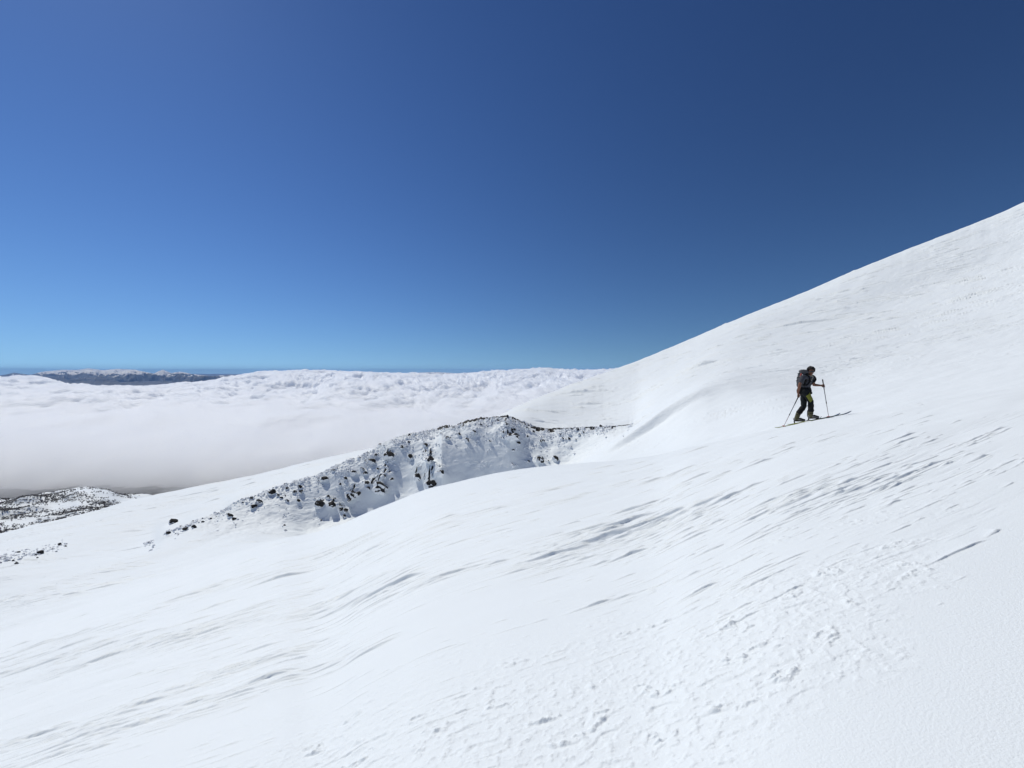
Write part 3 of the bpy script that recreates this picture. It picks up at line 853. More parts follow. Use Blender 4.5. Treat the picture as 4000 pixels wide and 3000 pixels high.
# ------------------------------------------------------------------ the ski tourer
HD = Vector((math.cos(math.radians(25)), -math.sin(math.radians(25)), 0))     # heading: to the right and a little towards us
RT = Vector((HD.y, -HD.x, 0))                                               # his right-hand side
P0 = Vector(((3140 - HU) / F * 12.4, 12.4, 0))
LIFT = [0.0]


def J(u, v, lat=0.0):
    """a joint seen at photo pixel (u,v), standing lat metres to his right of the middle plane"""
    t = (u - HU) / F
    a = (t * P0.y - P0.x - lat * (RT.x - RT.y * t)) / (HD.x - HD.y * t)
    p = P0 + HD * a + RT * lat
    return Vector((p.x, p.y, (HV - v) / F * p.y + LIFT[0]))


def K(x, y, lat=0.0):
    return J(3000 + x * 0.18079, 1400 + y * 0.18079, lat)


def terrain_z(x, y):
    j = int(np.argmin(np.abs(tt - x / y)))
    return float(np.interp(y, Y[:row0[2], j], Z[:row0[2], j]))


# lift the figure so that the skis lie on the snow
ski_ends = ((K(420, 1494, 0.11), K(1800, 1235, 0.11)), (K(150, 1545, -0.11), K(1560, 1265, -0.11)))
dz = [terrain_z(p.x, p.y) - p.z for e in ski_ends for p in (e[0].lerp(e[1], 0.25), e[0].lerp(e[1], 0.5), e[0].lerp(e[1], 0.7))]
LIFT[0] = float(np.mean(dz)) + 0.03


def cap_mesh(bm, a, b, ra, rb, seg=14):
    """tapered capsule from a to b"""
    a, b = Vector(a), Vector(b)
    ax = b - a; L = ax.length
    q = ax.to_track_quat('Z', 'Y').to_matrix() if L > 1e-6 else Matrix.Identity(3)
    rings = []
    prof = [(-math.cos(k * math.pi / 10), math.sin(k * math.pi / 10)) for k in range(0, 6)]
    pts = [(c * ra, s_ * ra) for c, s_ in prof] + [(L + math.sin(k * math.pi / 10) * rb, math.cos(k * math.pi / 10) * rb) for k in range(0, 6)]
    vs = []
    for z, r in pts:
        r = max(r, 1e-4)
        vs.append([bm.verts.new(a + q @ Vector((r * math.cos(2 * math.pi * i / seg), r * math.sin(2 * math.pi * i / seg), z))) for i in range(seg)])
    for k in range(len(vs) - 1):
        for i in range(seg):
            bm.faces.new((vs[k][i], vs[k][(i + 1) % seg], vs[k + 1][(i + 1) % seg], vs[k + 1][i]))
    bm.faces.new(vs[0][::-1]); bm.faces.new(vs[-1])


def ell_mesh(bm, c, axes, radii, sub=3):
    """ellipsoid with given axes (3 vectors) and radii"""
    co, fa = ico(sub)
    M = [Vector(a).normalized() * r for a, r in zip(axes, radii)]
    vs = [bm.verts.new(Vector(c) + M[0] * float(p[0]) + M[1] * float(p[1]) + M[2] * float(p[2])) for p in co]
    for f in fa: bm.faces.new([vs[i] for i in f])


def bake(name, bm, mat, voxel=None, smooth_it=0, parent=None, wrinkle=0.0, wscale=0.12):
    bmesh.ops.recalc_face_normals(bm, faces=bm.faces)
    me = bpy.data.meshes.new(name); bm.to_mesh(me); bm.free()
    o = bpy.data.objects.new(name, me); COL.objects.link(o)
    if voxel:
        r = o.modifiers.new("r", 'REMESH'); r.mode = 'VOXEL'; r.voxel_size = voxel
        if smooth_it:
            sm = o.modifiers.new("s", 'SMOOTH'); sm.iterations = smooth_it; sm.factor = 0.5
        dg = bpy.context.evaluated_depsgraph_get(); dg.update()
        me2 = bpy.data.meshes.new_from_object(o.evaluated_get(dg))
        o.modifiers.clear(); o.data = me2; bpy.data.meshes.remove(me); me = me2
        me.name = name
    if wrinkle:
        n = len(me.vertices); co = np.empty(n * 3, np.float32); me.vertices.foreach_get("co", co); co = co.reshape(-1, 3)
        nr = np.array([v.normal[:] for v in me.vertices])
        w = fbm(co[:, 0] / wscale + co[:, 1] * 3, co[:, 2] / (wscale * 0.6) - co[:, 1] * 5, 3, 611)
        co = co + nr * (w * wrinkle)[:, None]
        me.vertices.foreach_set("co", co.astype(np.float32).reshape(-1))
    me.polygons.foreach_set("use_smooth", np.ones(len(me.polygons), bool))
    me.materials.clear()
    for m_ in (mat if isinstance(mat, (list, tuple)) else [mat]): me.materials.append(m_)
    me.update()
    if parent: o.parent = parent
    return o


SKIN = simple_mat("tanned_skin", (0.20, 0.09, 0.055), 0.55, 0.12, 30)
HAIR = simple_mat("dark_curls", (0.012, 0.009, 0.008), 0.7, 0.4, 90)
SHIRT = simple_mat("grey_heather_cotton", (0.055, 0.057, 0.068), 0.9, 0.45, 160)
PANTS = simple_mat("dark_softshell", (0.006, 0.009, 0.011), 0.8, 0.3, 60)
LIME = simple_mat("lime_fabric", (0.19, 0.195, 0.03), 0.8, 0.2, 60)
BLACK = simple_mat("black_fabric", (0.004, 0.004, 0.005), 0.75, 0.3, 60)
OLIVE = simple_mat("olive_plastic", (0.085, 0.08, 0.038), 0.5, 0.2, 40)
SHELL = simple_mat("grey_boot_shell", (0.17, 0.165, 0.16), 0.45, 0.15, 40)
CREAM = simple_mat("cream_cotton", (0.60, 0.57, 0.46), 0.85, 0.2, 90)
GREYP = simple_mat("grey_pack_cloth", (0.06, 0.062, 0.07), 0.75, 0.35, 45)
WHITEP = simple_mat("white_pack_trim", (0.75, 0.74, 0.74), 0.6, 0.1, 60)
REDP = simple_mat("red_pack_trim", (0.45, 0.07, 0.05), 0.6, 0.2, 60)
LENS = simple_mat("dark_lens", (0.06, 0.065, 0.075), 0.15, 0.1, 20, spec=0.6)
ALU = simple_mat("dark_pole_alloy", (0.06, 0.06, 0.075), 0.4, 0.2, 60)
PINK = simple_mat("reddish_pole_alloy", (0.22, 0.13, 0.14), 0.45, 0.2, 60)
SKILIME = simple_mat("yellow_green_ski_top", (0.20, 0.215, 0.05), 0.35, 0.2, 12)
SKIBLUE = simple_mat("dark_blue_ski_tip", (0.03, 0.07, 0.14), 0.35, 0.2, 12)
METAL = simple_mat("binding_metal", (0.18, 0.18, 0.19), 0.35, 0.1, 60, metal=0.6)
UP = Vector((0, 0, 1))

# joints
pelvis = K(775, 745, 0); waist = K(790, 660, 0); chest = K(835, 540, 0); neckb = K(880, 450, 0)
headc = K(925, 335, 0); 
rsh, rel_, rwr = K(752, 462, 0.19), K(690, 600, 0.27), K(650, 790, 0.29)
lsh, lel, lwr = K(965, 470, -0.17), K(990, 625, -0.22), K(1150, 640, -0.20)
rhip, rkn, ran = K(790, 770, 0.09), K(925, 985, 0.11), K(925, 1235, 0.11)
lhip, lkn, lan = K(775, 770, -0.09), K(775, 1085, -0.11), K(640, 1265, -0.11)
face = (Vector((-0.42, -0.86, -0.22))).normalized()
hup = (UP + 0.10 * HD - face * UP.dot(face) * 0.6).normalized()
fx = face.cross(hup).normalized(); hup = fx.cross(face).normalized()
rgrip_top, rtip = K(672, 850, 0.31), K(320, 1530, 0.36)
lgrip_top, ltip = K(1180, 515, -0.20), K(1318, 1287, -0.30)
for tip in (rtip, ltip): tip.z = terrain_z(tip.x, tip.y) - 0.03
lhand = lgrip_top.lerp(ltip, 0.155)
rhand = rgrip_top.lerp(rtip, 0.02)

person = bpy.data.objects.new("person", None); COL.objects.link(person)
person.location = (pelvis.x, pelvis.y, terrain_z(pelvis.x, pelvis.y))
tag(person, "person in grey t-shirt and sunglasses climbing the snow on skis, leaning on two poles", "person")
OFF = person.location.copy()


def done(o, parent, off=OFF):
    """keep the world position when parenting to the empty"""
    o.parent = parent
    o.matrix_parent_inverse = Matrix.Translation(-off) if parent.type == 'EMPTY' else Matrix.Identity(4)
    return o


def hand(bm, wrist, grip, axis, side):
    """palm, four curled fingers and a thumb closed round a grip"""
    axis = axis.normalized()
    to = (grip - wrist); fwd = (to - axis * to.dot(axis)).normalized()
    lat = axis.cross(fwd).normalized() * side
    palm0 = wrist + (grip - wrist) * 0.30
    pc = grip - fwd * 0.022 + lat * 0.030
    cap_mesh(bm, wrist, palm0, 0.027, 0.028)
    for k in range(4):
        h = 0.030 - 0.021 * k
        cap_mesh(bm, palm0, pc + axis * h, 0.022, 0.013, 10)
        ln = (0.95, 1.05, 1.0, 0.82)[k]
        prev = pc + axis * h
        for st in range(1, 6):
            an = st * 0.62 * ln
            p = grip + axis * (h - 0.003 * st) + (lat * math.cos(an) + fwd * math.sin(an)) * 0.028
            cap_mesh(bm, prev, p, 0.0095 - 0.0004 * st, 0.0091 - 0.0004 * st, 8)
            prev = p
    t0 = palm0 + axis * 0.022; t1 = grip - fwd * 0.012 - lat * 0.024 + axis * 0.050; t2 = grip + fwd * 0.018 - lat * 0.022 + axis * 0.048
    cap_mesh(bm, t0, t1, 0.014, 0.011, 8); cap_mesh(bm, t1, t2, 0.011, 0.009, 8)


# body: one continuous skin from head to feet (legs and trunk lie inside the clothes)
bm = bmesh.new()
ell_mesh(bm, headc + hup * 0.02, (fx, face, hup), (0.073, 0.092, 0.105))
ell_mesh(bm, headc + face * 0.035 - hup * 0.062, (fx, face, hup), (0.054, 0.058, 0.060))       # jaw
ell_mesh(bm, headc + face * 0.078 - hup * 0.102, (fx, face, hup), (0.024, 0.020, 0.018), 2)    # chin
cap_mesh(bm, headc + face * 0.092 + hup * 0.008, headc + face * 0.118 - hup * 0.034, 0.011, 0.016)   # nose
cap_mesh(bm, headc + face * 0.088 - hup * 0.062 - fx * 0.020, headc + face * 0.088 - hup * 0.062 + fx * 0.020, 0.010, 0.010)  # lips
for s_ in (-1, 1):
    ell_mesh(bm, headc + fx * 0.076 * s_ - hup * 0.008 - face * 0.012, (fx, face, hup), (0.012, 0.020, 0.033), 2)              # ears
    ell_mesh(bm, headc + face * 0.082 + fx * 0.032 * s_ + hup * 0.012, (fx, face, hup), (0.014, 0.012, 0.010), 2)              # eyes
    ell_mesh(bm, headc + face * 0.066 + fx * 0.044 * s_ - hup * 0.030, (fx, face, hup), (0.022, 0.020, 0.020), 2)              # cheeks
cap_mesh(bm, headc - hup * 0.07 - face * 0.02, neckb, 0.056, 0.062)
cap_mesh(bm, neckb, chest, 0.06, 0.065); cap_mesh(bm, chest, waist, 0.065, 0.065); cap_mesh(bm, waist, pelvis, 0.065, 0.065)
cap_mesh(bm, neckb, rsh, 0.062, 0.052); cap_mesh(bm, neckb, lsh, 0.062, 0.052)
for sh, el, wr in ((rsh, rel_, rwr), (lsh, lel, lwr)):
    mid = el.lerp(wr, 0.3)
    cap_mesh(bm, sh, el, 0.052, 0.038); cap_mesh(bm, el, mid, 0.040, 0.041); cap_mesh(bm, mid, wr, 0.041, 0.026)
for hp, knx, an in ((rhip, rkn, ran), (lhip, lkn, lan)):
    cap_mesh(bm, hp, knx, 0.078, 0.052); cap_mesh(bm, knx, an, 0.054, 0.04)
hand(bm, rwr, rhand, rgrip_top - rtip, 1)
hand(bm, lwr, lhand, lgrip_top - ltip, 1)
done(bake("body", bm, SKIN, 0.0055, 3), person)

# hair: a mop of curls
bm = bmesh.new()
hr = random.Random(5)
ell_mesh(bm, headc + hup * 0.058 - face * 0.022, (fx, face, hup), (0.090, 0.098, 0.086))
n_c = 0
while n_c < 150:
    d = Vector((hr.gauss(0, 1), hr.gauss(0, 1), hr.gauss(0, 1))).normalized()
    if d.dot(hup) < -0.35 or (d.dot(face) > 0.45 and d.dot(hup) < 0.48): continue
    p = headc + hup * 0.045 - face * 0.018 + fx * d.dot(fx) * 0.094 + face * d.dot(face) * 0.100 + hup * d.dot(hup) * 0.100
    ell_mesh(bm, p, (fx, face, hup), (hr.uniform(0.016, 0.028),) * 3, 1)
    n_c += 1
done(bake("hair", bm, HAIR, 0.008, 1, wrinkle=0.006, wscale=0.02), person)

# sunglasses
bm = bmesh.new()
for s_ in (-1, 1):
    ell_mesh(bm, headc + face * 0.098 + fx * 0.036 * s_ + hup * 0.014, (fx, face, hup), (0.036, 0.010, 0.023), 2)
gl = done(bake("sunglasses", bm, LENS, 0.004, 1), person)
bm = bmesh.new()
cap_mesh(bm, headc + face * 0.104 - fx * 0.070 + hup * 0.034, headc + face * 0.104 + fx * 0.070 + hup * 0.034, 0.006, 0.006)
for s_ in (-1, 1):
    cap_mesh(bm, headc + face * 0.100 + fx * 0.072 * s_ + hup * 0.028, headc - face * 0.01 + fx * 0.084 * s_ + hup * 0.016, 0.006, 0.005)
fr = bake("frame", bm, BLACK); done(fr, gl)

# t-shirt
bm = bmesh.new()
sd_ = (rsh - lsh).normalized()
fwd_t = HD
for c, rx, ry, rz in ((neckb - UP * 0.03, 0.13, 0.085, 0.05), (chest, 0.180, 0.135, 0.16), (chest.lerp(waist, 0.5), 0.168, 0.132, 0.14), (waist, 0.166, 0.135, 0.12), (waist.lerp(pelvis, 0.6), 0.166, 0.132, 0.10)):
    ell_mesh(bm, c, (sd_, HD, UP), (rx, ry, rz))
cap_mesh(bm, neckb - UP * 0.02, rsh, 0.078, 0.074); cap_mesh(bm, neckb - UP * 0.02, lsh, 0.078, 0.074)
cap_mesh(bm, rsh, rsh.lerp(rel_, 0.62), 0.075, 0.074); cap_mesh(bm, lsh, lsh.lerp(lel, 0.42), 0.072, 0.070)
done(bake("t_shirt", bm, SHIRT, 0.009, 4, wrinkle=0.010, wscale=0.09), person)

# scarf round the neck
bm = bmesh.new()
for k in range(18):
    an = 2 * math.pi * k / 18
    p = neckb + UP * 0.030 + sd_ * math.cos(an) * 0.082 + HD * math.sin(an) * 0.078
    an2 = an + 2 * math.pi / 18
    q_ = neckb + UP * 0.030 + sd_ * math.cos(an2) * 0.082 + HD * math.sin(an2) * 0.078
    cap_mesh(bm, p, q_, 0.024, 0.024, 8)
vfr = neckb + (HD * 0.6 - UP * 0.1 + RT * 0.9).normalized() * 0.09
cap_mesh(bm, neckb + sd_ * 0.085 + HD * 0.03, vfr - UP * 0.105, 0.024, 0.016); cap_mesh(bm, neckb + HD * 0.085 - sd_ * 0.03, vfr - UP * 0.105, 0.024, 0.016)
sc_m = simple_mat("patterned_scarf", (0.26, 0.245, 0.20), 0.85, 0.85, 30)
done(bake("scarf", bm, sc_m, 0.008, 2), person)

# trousers, the jacket tied round the hips
bm = bmesh.new()
ell_mesh(bm, pelvis, (sd_, HD, UP), (0.168, 0.130, 0.14))
for hp, knx, an in ((rhip, rkn, ran), (lhip, lkn, lan)):
    cap_mesh(bm, hp, hp.lerp(knx, 0.5), 0.103, 0.090); cap_mesh(bm, hp.lerp(knx, 0.5), knx, 0.092, 0.074)
    cap_mesh(bm, knx, knx.lerp(an, 0.55), 0.074, 0.072); cap_mesh(bm, knx.lerp(an, 0.55), knx.lerp(an, 0.70), 0.072, 0.072)
done(bake("trousers", bm, PANTS, 0.009, 4, wrinkle=0.012, wscale=0.10), person)
bm = bmesh.new()
for k in range(7):
    t = k / 6
    c = waist.lerp(pelvis, 0.55 + t * 1.15) + HD * 0.01
    ell_mesh(bm, c, (sd_, HD, UP), (0.182 + 0.026 * t, 0.145 + 0.030 * math.sin(t * 3.1), 0.05))
cap_mesh(bm, pelvis + HD * 0.10 + RT * 0.05, pelvis + HD * 0.16 - UP * 0.07 + RT * 0.03, 0.07, 0.055)
done(bake("tied_jacket", bm, BLACK, 0.010, 3, wrinkle=0.016, wscale=0.12), person)
# lime panel on the right thigh
bm = bmesh.new()
pa, pb = rhip.lerp(rkn, 0.30), rhip.lerp(rkn, 0.94)
ax = (pb - pa).normalized(); outw = (RT * 0.78 + HD * 0.55); outw = (outw - ax * outw.dot(ax)).normalized(); cr = ax.cross(outw)
rows_ = []
for k in range(9):
    t = k / 8
    r_ = 0.104 - 0.022 * t
    rows_.append([bm.verts.new(pa.lerp(pb, t) + (outw * math.cos(an) + cr * math.sin(an)) * r_ + ax * 0.035 * math.sin(an * 1.0)) for an in np.linspace(-1.25, 1.05, 12)])
for a_, b_ in zip(rows_[:-1], rows_[1:]):
    for i in range(11): bm.faces.new((a_[i], a_[i + 1], b_[i + 1], b_[i]))
bmesh.ops.solidify(bm, geom=bm.faces[:], thickness=0.006)
done(bake("thigh_panel", bm, LIME, wrinkle=0.004, wscale=0.08), person)

# boots with buckled cuffs and gaiters
def boot(heel, toe, an, knx, lab):
    ax = (toe - heel).normalized(); upb = (UP - ax * UP.dot(ax)).normalized(); sdv = ax.cross(upb)
    bm = bmesh.new()
    for t, w, h in ((0.10, 0.046, 0.085), (0.28, 0.048, 0.098), (0.46, 0.050, 0.078), (0.64, 0.052, 0.058), (0.80, 0.050, 0.044), (0.93, 0.038, 0.032)):
        ell_mesh(bm, heel.lerp(toe, t) + upb * (0.022 + h * 0.55), (ax, sdv, upb), (0.058, w, h * 0.62))
    bt = done(bake("boot", bm, SHELL, 0.007, 3), person)
    bm = bmesh.new()
    for k in range(8):
        t = 0.02 + 0.96 * k / 7
        cap_mesh(bm, heel.lerp(toe, t) + upb * 0.012 - sdv * 0.030, heel.lerp(toe, t) + upb * 0.012 + sdv * 0.030, 0.018, 0.018, 8)
    done(bake("boot_sole", bm, BLACK, 0.006, 1), bt)
    bm = bmesh.new()
    for t, w, h in ((0.62, 0.050, 0.066), (0.78, 0.049, 0.048), (0.92, 0.036, 0.036)):
        ell_mesh(bm, heel.lerp(toe, t) + upb * (0.040 + h * 0.62), (ax, sdv, upb), (0.048, w, h * 0.55))
    done(bake("toe_cap", bm, BLACK, 0.007, 2), bt)
    leg = (knx - an).normalized()
    bm = bmesh.new()
    c0 = heel.lerp(toe, 0.22) + upb * 0.085
    cap_mesh(bm, c0, an + leg * 0.04, 0.062, 0.068); cap_mesh(bm, an + leg * 0.04, an + leg * 0.09, 0.066, 0.064)
    cf = done(bake("boot_cuff", bm, OLIVE, 0.007, 2), bt)
    bm = bmesh.new()
    for hh in (0.0, 0.065):
        c = an + leg * hh
        cap_mesh(bm, c + sdv * 0.055 - ax * 0.035, c + sdv * 0.055 + ax * 0.045, 0.012, 0.012, 8)
        cap_mesh(bm, c - sdv * 0.055 - ax * 0.035, c - sdv * 0.055 + ax * 0.045, 0.012, 0.012, 8)
    done(bake("buckle", bm, BLACK), bt)
    bm = bmesh.new()
    cap_mesh(bm, an + leg * 0.085, an + leg * 0.125, 0.082, 0.078); cap_mesh(bm, an + leg * 0.19, an + leg * 0.24, 0.078, 0.082)
    done(bake("gaiter", bm, BLACK, 0.010, 2, wrinkle=0.012, wscale=0.07), bt)
    bm = bmesh.new()
    bk = c0 + leg * 0.06 - ax * 0.075
    cap_mesh(bm, bk - UP * 0.05, bk + leg * 0.10, 0.014, 0.012)
    done(bake("spoiler", bm, BLACK), bt)


r_heel, r_toe = K(880, 1356, 0.11), K(1085, 1352, 0.11)
l_heel, l_toe = K(570, 1412, -0.11), K(785, 1416, -0.11)
boot(r_heel, r_toe, ran, rkn, "front")
boot(l_heel, l_toe, lan, lkn, "rear")


# skis: a shaped board with an upturned tip and a pin binding
def ski(ends, toe, heel, lab):
    a, b = ends
    a = Vector((a.x, a.y, terrain_z(a.x, a.y) + 0.022)); b = Vector((b.x, b.y, terrain_z(b.x, b.y) + 0.022))
    ax = (b - a).normalized(); L = (b - a).length
    sdv = ax.cross(UP).normalized(); nv = sdv.cross(ax).normalized()
    root = bpy.data.objects.new("ski", None); COL.objects.link(root); root.location = a.lerp(b, 0.5)
    off = root.location.copy()
    tag(root, lab, "ski", "the tourer's pair of skis")
    N = 40
    mids = [a.lerp(b, k / N) for k in range(N + 1)]
    sag = max(0.0, max(terrain_z(p.x, p.y) + 0.012 - p.z for p in mids[4:-6]))

    def board(t0, t1, mat, name, extra=0.0):
        bm = bmesh.new(); rings = []
        n0, n1 = int(t0 * N), int(t1 * N)
        for k in range(n0, n1 + 1):
            t = k / N
            w = 0.046 + 0.017 * abs(2 * t - 0.95) ** 1.6
            if t > 0.90: w *= max(0.12, math.sqrt(max(0, 1 - ((t - 0.90) / 0.102) ** 2)))
            if t < 0.04: w *= 0.55 + 0.45 * t / 0.04
            th = 0.013 - 0.006 * abs(2 * t - 1) + extra
            w += extra
            rise = 0.055 * max(0, (t - 0.87) / 0.13) ** 2 + 0.02 * max(0, (0.05 - t) / 0.05)
            p = a + ax * (t * L) + UP * (rise + sag)
            rings.append([bm.verts.new(p + sdv * sx * w + nv * sz * th) for sx, sz in ((-1, 0), (1, 0), (1, 0.6), (0.9, 1), (-0.9, 1), (-1, 0.6))])
        for r0, r1 in zip(rings[:-1], rings[1:]):
            for i in range(6): bm.faces.new((r0[i], r0[(i + 1) % 6], r1[(i + 1) % 6], r1[i]))
        bm.faces.new(rings[0][::-1]); bm.faces.new(rings[-1])
        return done(bake(name, bm, mat), root, off)
    bd = board(0.0, 1.0, SKILIME, "board")
    bd.data.polygons.foreach_set("use_smooth", np.zeros(len(bd.data.polygons), bool))
    board(0.88, 1.0, SKIBLUE, "ski_tip", 0.002)

    def on(p, h):
        t = (p - a).dot(ax)
        return a + ax * t + nv * (h + sag)
    bm = bmesh.new()
    c = on(toe, 0.012)
    cap_mesh(bm, c - ax * 0.05, c + ax * 0.06, 0.018, 0.014); cap_mesh(bm, c - sdv * 0.036, c + UP * 0.045 - sdv * 0.036, 0.009, 0.008); cap_mesh(bm, c + sdv * 0.036, c + UP * 0.045 + sdv * 0.036, 0.009, 0.008)
    cap_mesh(bm, c + ax * 0.05, c + ax * 0.075 + UP * 0.055, 0.007, 0.006)
    bd_ = done(bake("toe_binding", bm, METAL), root, off)
    bm = bmesh.new()
    c = on(heel - ax * 0.01, 0.012); top = heel + UP * 0.004 - ax * 0.01
    cap_mesh(bm, c - ax * 0.05, c + ax * 0.03, 0.020, 0.018); cap_mesh(bm, c, c.lerp(top, 0.92), 0.019, 0.014)
    done(bake("heel_binding", bm, BLACK), root, off)


ski(ski_ends[0], r_toe, r_heel, "yellow-green touring ski under the tourer's front boot, nearer to us")
ski(ski_ends[1], l_toe, l_heel, "yellow-green touring ski under the tourer's rear boot, farther from us")


def pole(top, tip, lab):
    root = bpy.data.objects.new("ski_pole", None); COL.objects.link(root); root.location = tip
    off = tip.copy()
    tag(root, lab, "ski pole", "the tourer's pair of ski poles")
    d = tip - top; L = d.length; u_ = d.normalized()
    bm = bmesh.new(); cap_mesh(bm, top, top + u_ * 0.13, 0.017, 0.015); cap_mesh(bm, top + u_ * 0.13, top + u_ * 0.30, 0.0145, 0.012); ell_mesh(bm, top, (Vector((1, 0, 0)), Vector((0, 1, 0)), UP), (0.020, 0.020, 0.014), 2)
    gp = done(bake("grip", bm, BLACK, 0.005, 1), root, off)
    bm = bmesh.new(); cap_mesh(bm, top + u_ * 0.28, top + u_ * (L * 0.58), 0.0095, 0.009)
    done(bake("shaft", bm, ALU), root, off)
    bm = bmesh.new(); cap_mesh(bm, top + u_ * (L * 0.56), top + u_ * (L * 0.60), 0.0125, 0.0125); 
    done(bake("clamp", bm, BLACK), root, off)
    bm = bmesh.new(); cap_mesh(bm, top + u_ * (L * 0.58), tip, 0.0078, 0.005)
    done(bake("lower_shaft", bm, PINK), root, off)
    bm = bmesh.new()
    c = tip - u_ * 0.075
    s1 = u_.cross(Vector((0, 1, 0.2))).normalized(); s2 = u_.cross(s1).normalized()
    n = 20
    for k in range(n):
        p = [c + s1 * math.cos(2 * math.pi * (k + e) / n) * 0.045 + s2 * math.sin(2 * math.pi * (k + e) / n) * 0.045 for e in (0, 1)]
        cap_mesh(bm, p[0], p[1], 0.006, 0.006, 8)
        if k % 5 == 0: cap_mesh(bm, c - u_ * 0.012, p[0], 0.008, 0.005, 8)
    done(bake("basket", bm, REDP), root, off)


pole(rgrip_top, rtip, "dark ski pole planted behind the tourer, held by the lowered hand")
pole(lgrip_top, ltip, "dark ski pole planted ahead of the tourer, held by the outstretched hand")

# backpack
bk_top, bk_bot = K(765, 330, 0.02), K(690, 660, 0.03)
pk_ax = (bk_top - bk_bot).normalized()
pk_bk = (-HD + pk_ax * HD.dot(pk_ax)).normalized(); pk_sd = pk_ax.cross(pk_bk)
pack = bpy.data.objects.new("backpack", None); COL.objects.link(pack); pack.location = bk_bot
POFF = pack.location.copy()
tag(pack, "grey and black touring backpack with red and white trim on the climber's back", "backpack")
PL = (bk_top - bk_bot).length


def pk(t, back, side): return bk_bot + pk_ax * (PL * t) + pk_bk * back + pk_sd * side


bm = bmesh.new()
for t, rb, rs, rh in ((0.10, 0.095, 0.125, 0.10), (0.30, 0.118, 0.145, 0.14), (0.52, 0.125, 0.150, 0.14), (0.74, 0.118, 0.148, 0.13), (0.90, 0.100, 0.140, 0.09)):
    ell_mesh(bm, pk(t, 0.0, 0), (pk_bk, pk_sd, pk_ax), (rb, rs, rh))
done(bake("bag", bm, GREYP, 0.009, 3, wrinkle=0.012, wscale=0.10), pack, POFF)
bm = bmesh.new()
for sx in (-0.07, 0, 0.07): ell_mesh(bm, pk(0.98, -0.01, sx), (pk_bk, pk_sd, pk_ax), (0.115, 0.085, 0.062))
done(bake("top_lid", bm, GREYP, 0.009, 3, wrinkle=0.012, wscale=0.08), pack, POFF)
bm = bmesh.new()
for k in range(5): ell_mesh(bm, pk(0.20 + 0.16 * k, -0.085, 0), (pk_bk, pk_sd, pk_ax), (0.055, 0.140, 0.09))
done(bake("back_panel", bm, BLACK, 0.010, 3), pack, POFF)
for sgn in (1, -1):
    sh = rsh if (rsh - bk_bot).dot(pk_sd) * sgn > 0 else lsh
    bm = bmesh.new()
    shm = neckb.lerp(sh, 0.62)
    pts = [pk(0.86, -0.08, 0.07 * sgn), shm + UP * 0.082 - HD * 0.03, shm + UP * 0.05 + HD * 0.085, shm + HD * 0.135 - UP * 0.09, shm.lerp(waist, 0.55) + HD * 0.128, shm.lerp(waist, 0.9) + HD * 0.09 + (sh - neckb).normalized() * 0.09, pk(0.12, -0.07, 0.11 * sgn)]
    if sh is rsh: pts = [p + RT * 0.015 for p in pts]
    for _ in range(2):
        pts = [pts[0]] + [w for p, q_ in zip(pts[:-1], pts[1:]) for w in (p.lerp(q_, 0.25), p.lerp(q_, 0.75))] + [pts[-1]]
    for p, q_ in zip(pts[:-1], pts[1:]):
        for e in (-0.016, 0, 0.016):
            cap_mesh(bm, p + pk_sd * e, q_ + pk_sd * e, 0.017, 0.017, 8)
    done(bake("shoulder_strap", bm, BLACK, 0.009, 3), pack, POFF)
bm = bmesh.new()
for k in range(20):
    p = [waist.lerp(pelvis, 0.45) + sd_ * math.cos(2 * math.pi * (k + e) / 20) * 0.165 + HD * math.sin(2 * math.pi * (k + e) / 20) * 0.128 for e in (0, 1)]
    cap_mesh(bm, p[0], p[1], 0.028, 0.028, 8)
done(bake("hip_belt", bm, BLACK, 0.010, 2), pack, POFF)
ns = 1 if (RT.dot(pk_sd) > 0) else -1
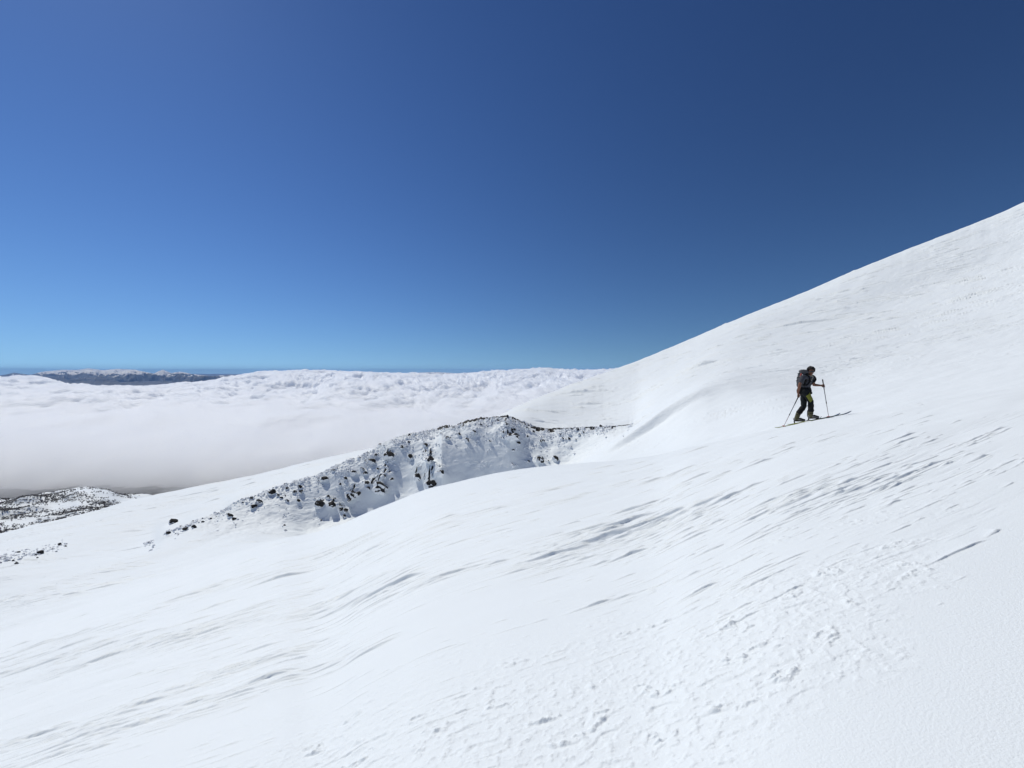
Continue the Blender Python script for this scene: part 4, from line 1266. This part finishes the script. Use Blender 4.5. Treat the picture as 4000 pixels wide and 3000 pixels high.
for t0, t1, bb, mat_, nm in ((0.12, 0.30, 0.055, WHITEP, "white_trim"), (0.36, 0.50, 0.070, WHITEP, "white_trim"), (0.28, 0.40, 0.085, REDP, "red_trim"), (0.52, 0.80, 0.070, REDP, "red_trim"), (0.60, 0.74, 0.030, WHITEP, "white_trim")):
    bm = bmesh.new()
    for k in range(5):
        ta, tb = t0 + (t1 - t0) * k / 5, t0 + (t1 - t0) * (k + 1) / 5
        cap_mesh(bm, pk(ta, bb, ns * (0.158 - 0.45 * max(0, bb - 0.04))), pk(tb, bb, ns * (0.158 - 0.45 * max(0, bb - 0.04))), 0.016, 0.016, 8)
    done(bake(nm, bm, mat_), pack, POFF)
for t in (0.34, 0.56, 0.80):
    bm = bmesh.new()
    for k in range(10):
        a0, a1 = (-1.5 + 3.0 * k / 10), (-1.5 + 3.0 * (k + 1) / 10)
        p = [pk(t, 0.125 * math.cos(a_), 0.152 * math.sin(a_)) for a_ in (a0, a1)]
        cap_mesh(bm, p[0], p[1], 0.010, 0.010, 8)
    done(bake("compression_strap", bm, BLACK), pack, POFF)

# ------------------------------------------------------------------ clear mountain air
def haze_box():
    bm = bmesh.new()
    bmesh.ops.create_cube(bm, size=1.0)
    me = bpy.data.meshes.new("haze"); bm.to_mesh(me); bm.free()
    o = bpy.data.objects.new("haze", me); COL.objects.link(o)
    x0, x1, y0, y1, z0, z1 = -99000, 99000, -60, 99500, -2600, 430
    o.scale = (x1 - x0, y1 - y0, z1 - z0); o.location = ((x0 + x1) / 2, (y0 + y1) / 2, (z0 + z1) / 2)
    m = bpy.data.materials.new("haze"); m.use_nodes = True
    nt = m.node_tree; nt.nodes.clear()
    out = nt.nodes.new("ShaderNodeOutputMaterial"); pv = nt.nodes.new("ShaderNodeVolumePrincipled")
    pv.inputs["Color"].default_value = (0.30, 0.54, 0.98, 1)
    pv.inputs["Density"].default_value = 1.05e-5
    nt.links.new(pv.outputs[0], out.inputs["Volume"])
    me.materials.append(m)
    tag(o, "thin blue mountain air over the whole view", "haze", kind="stuff")


haze_box()
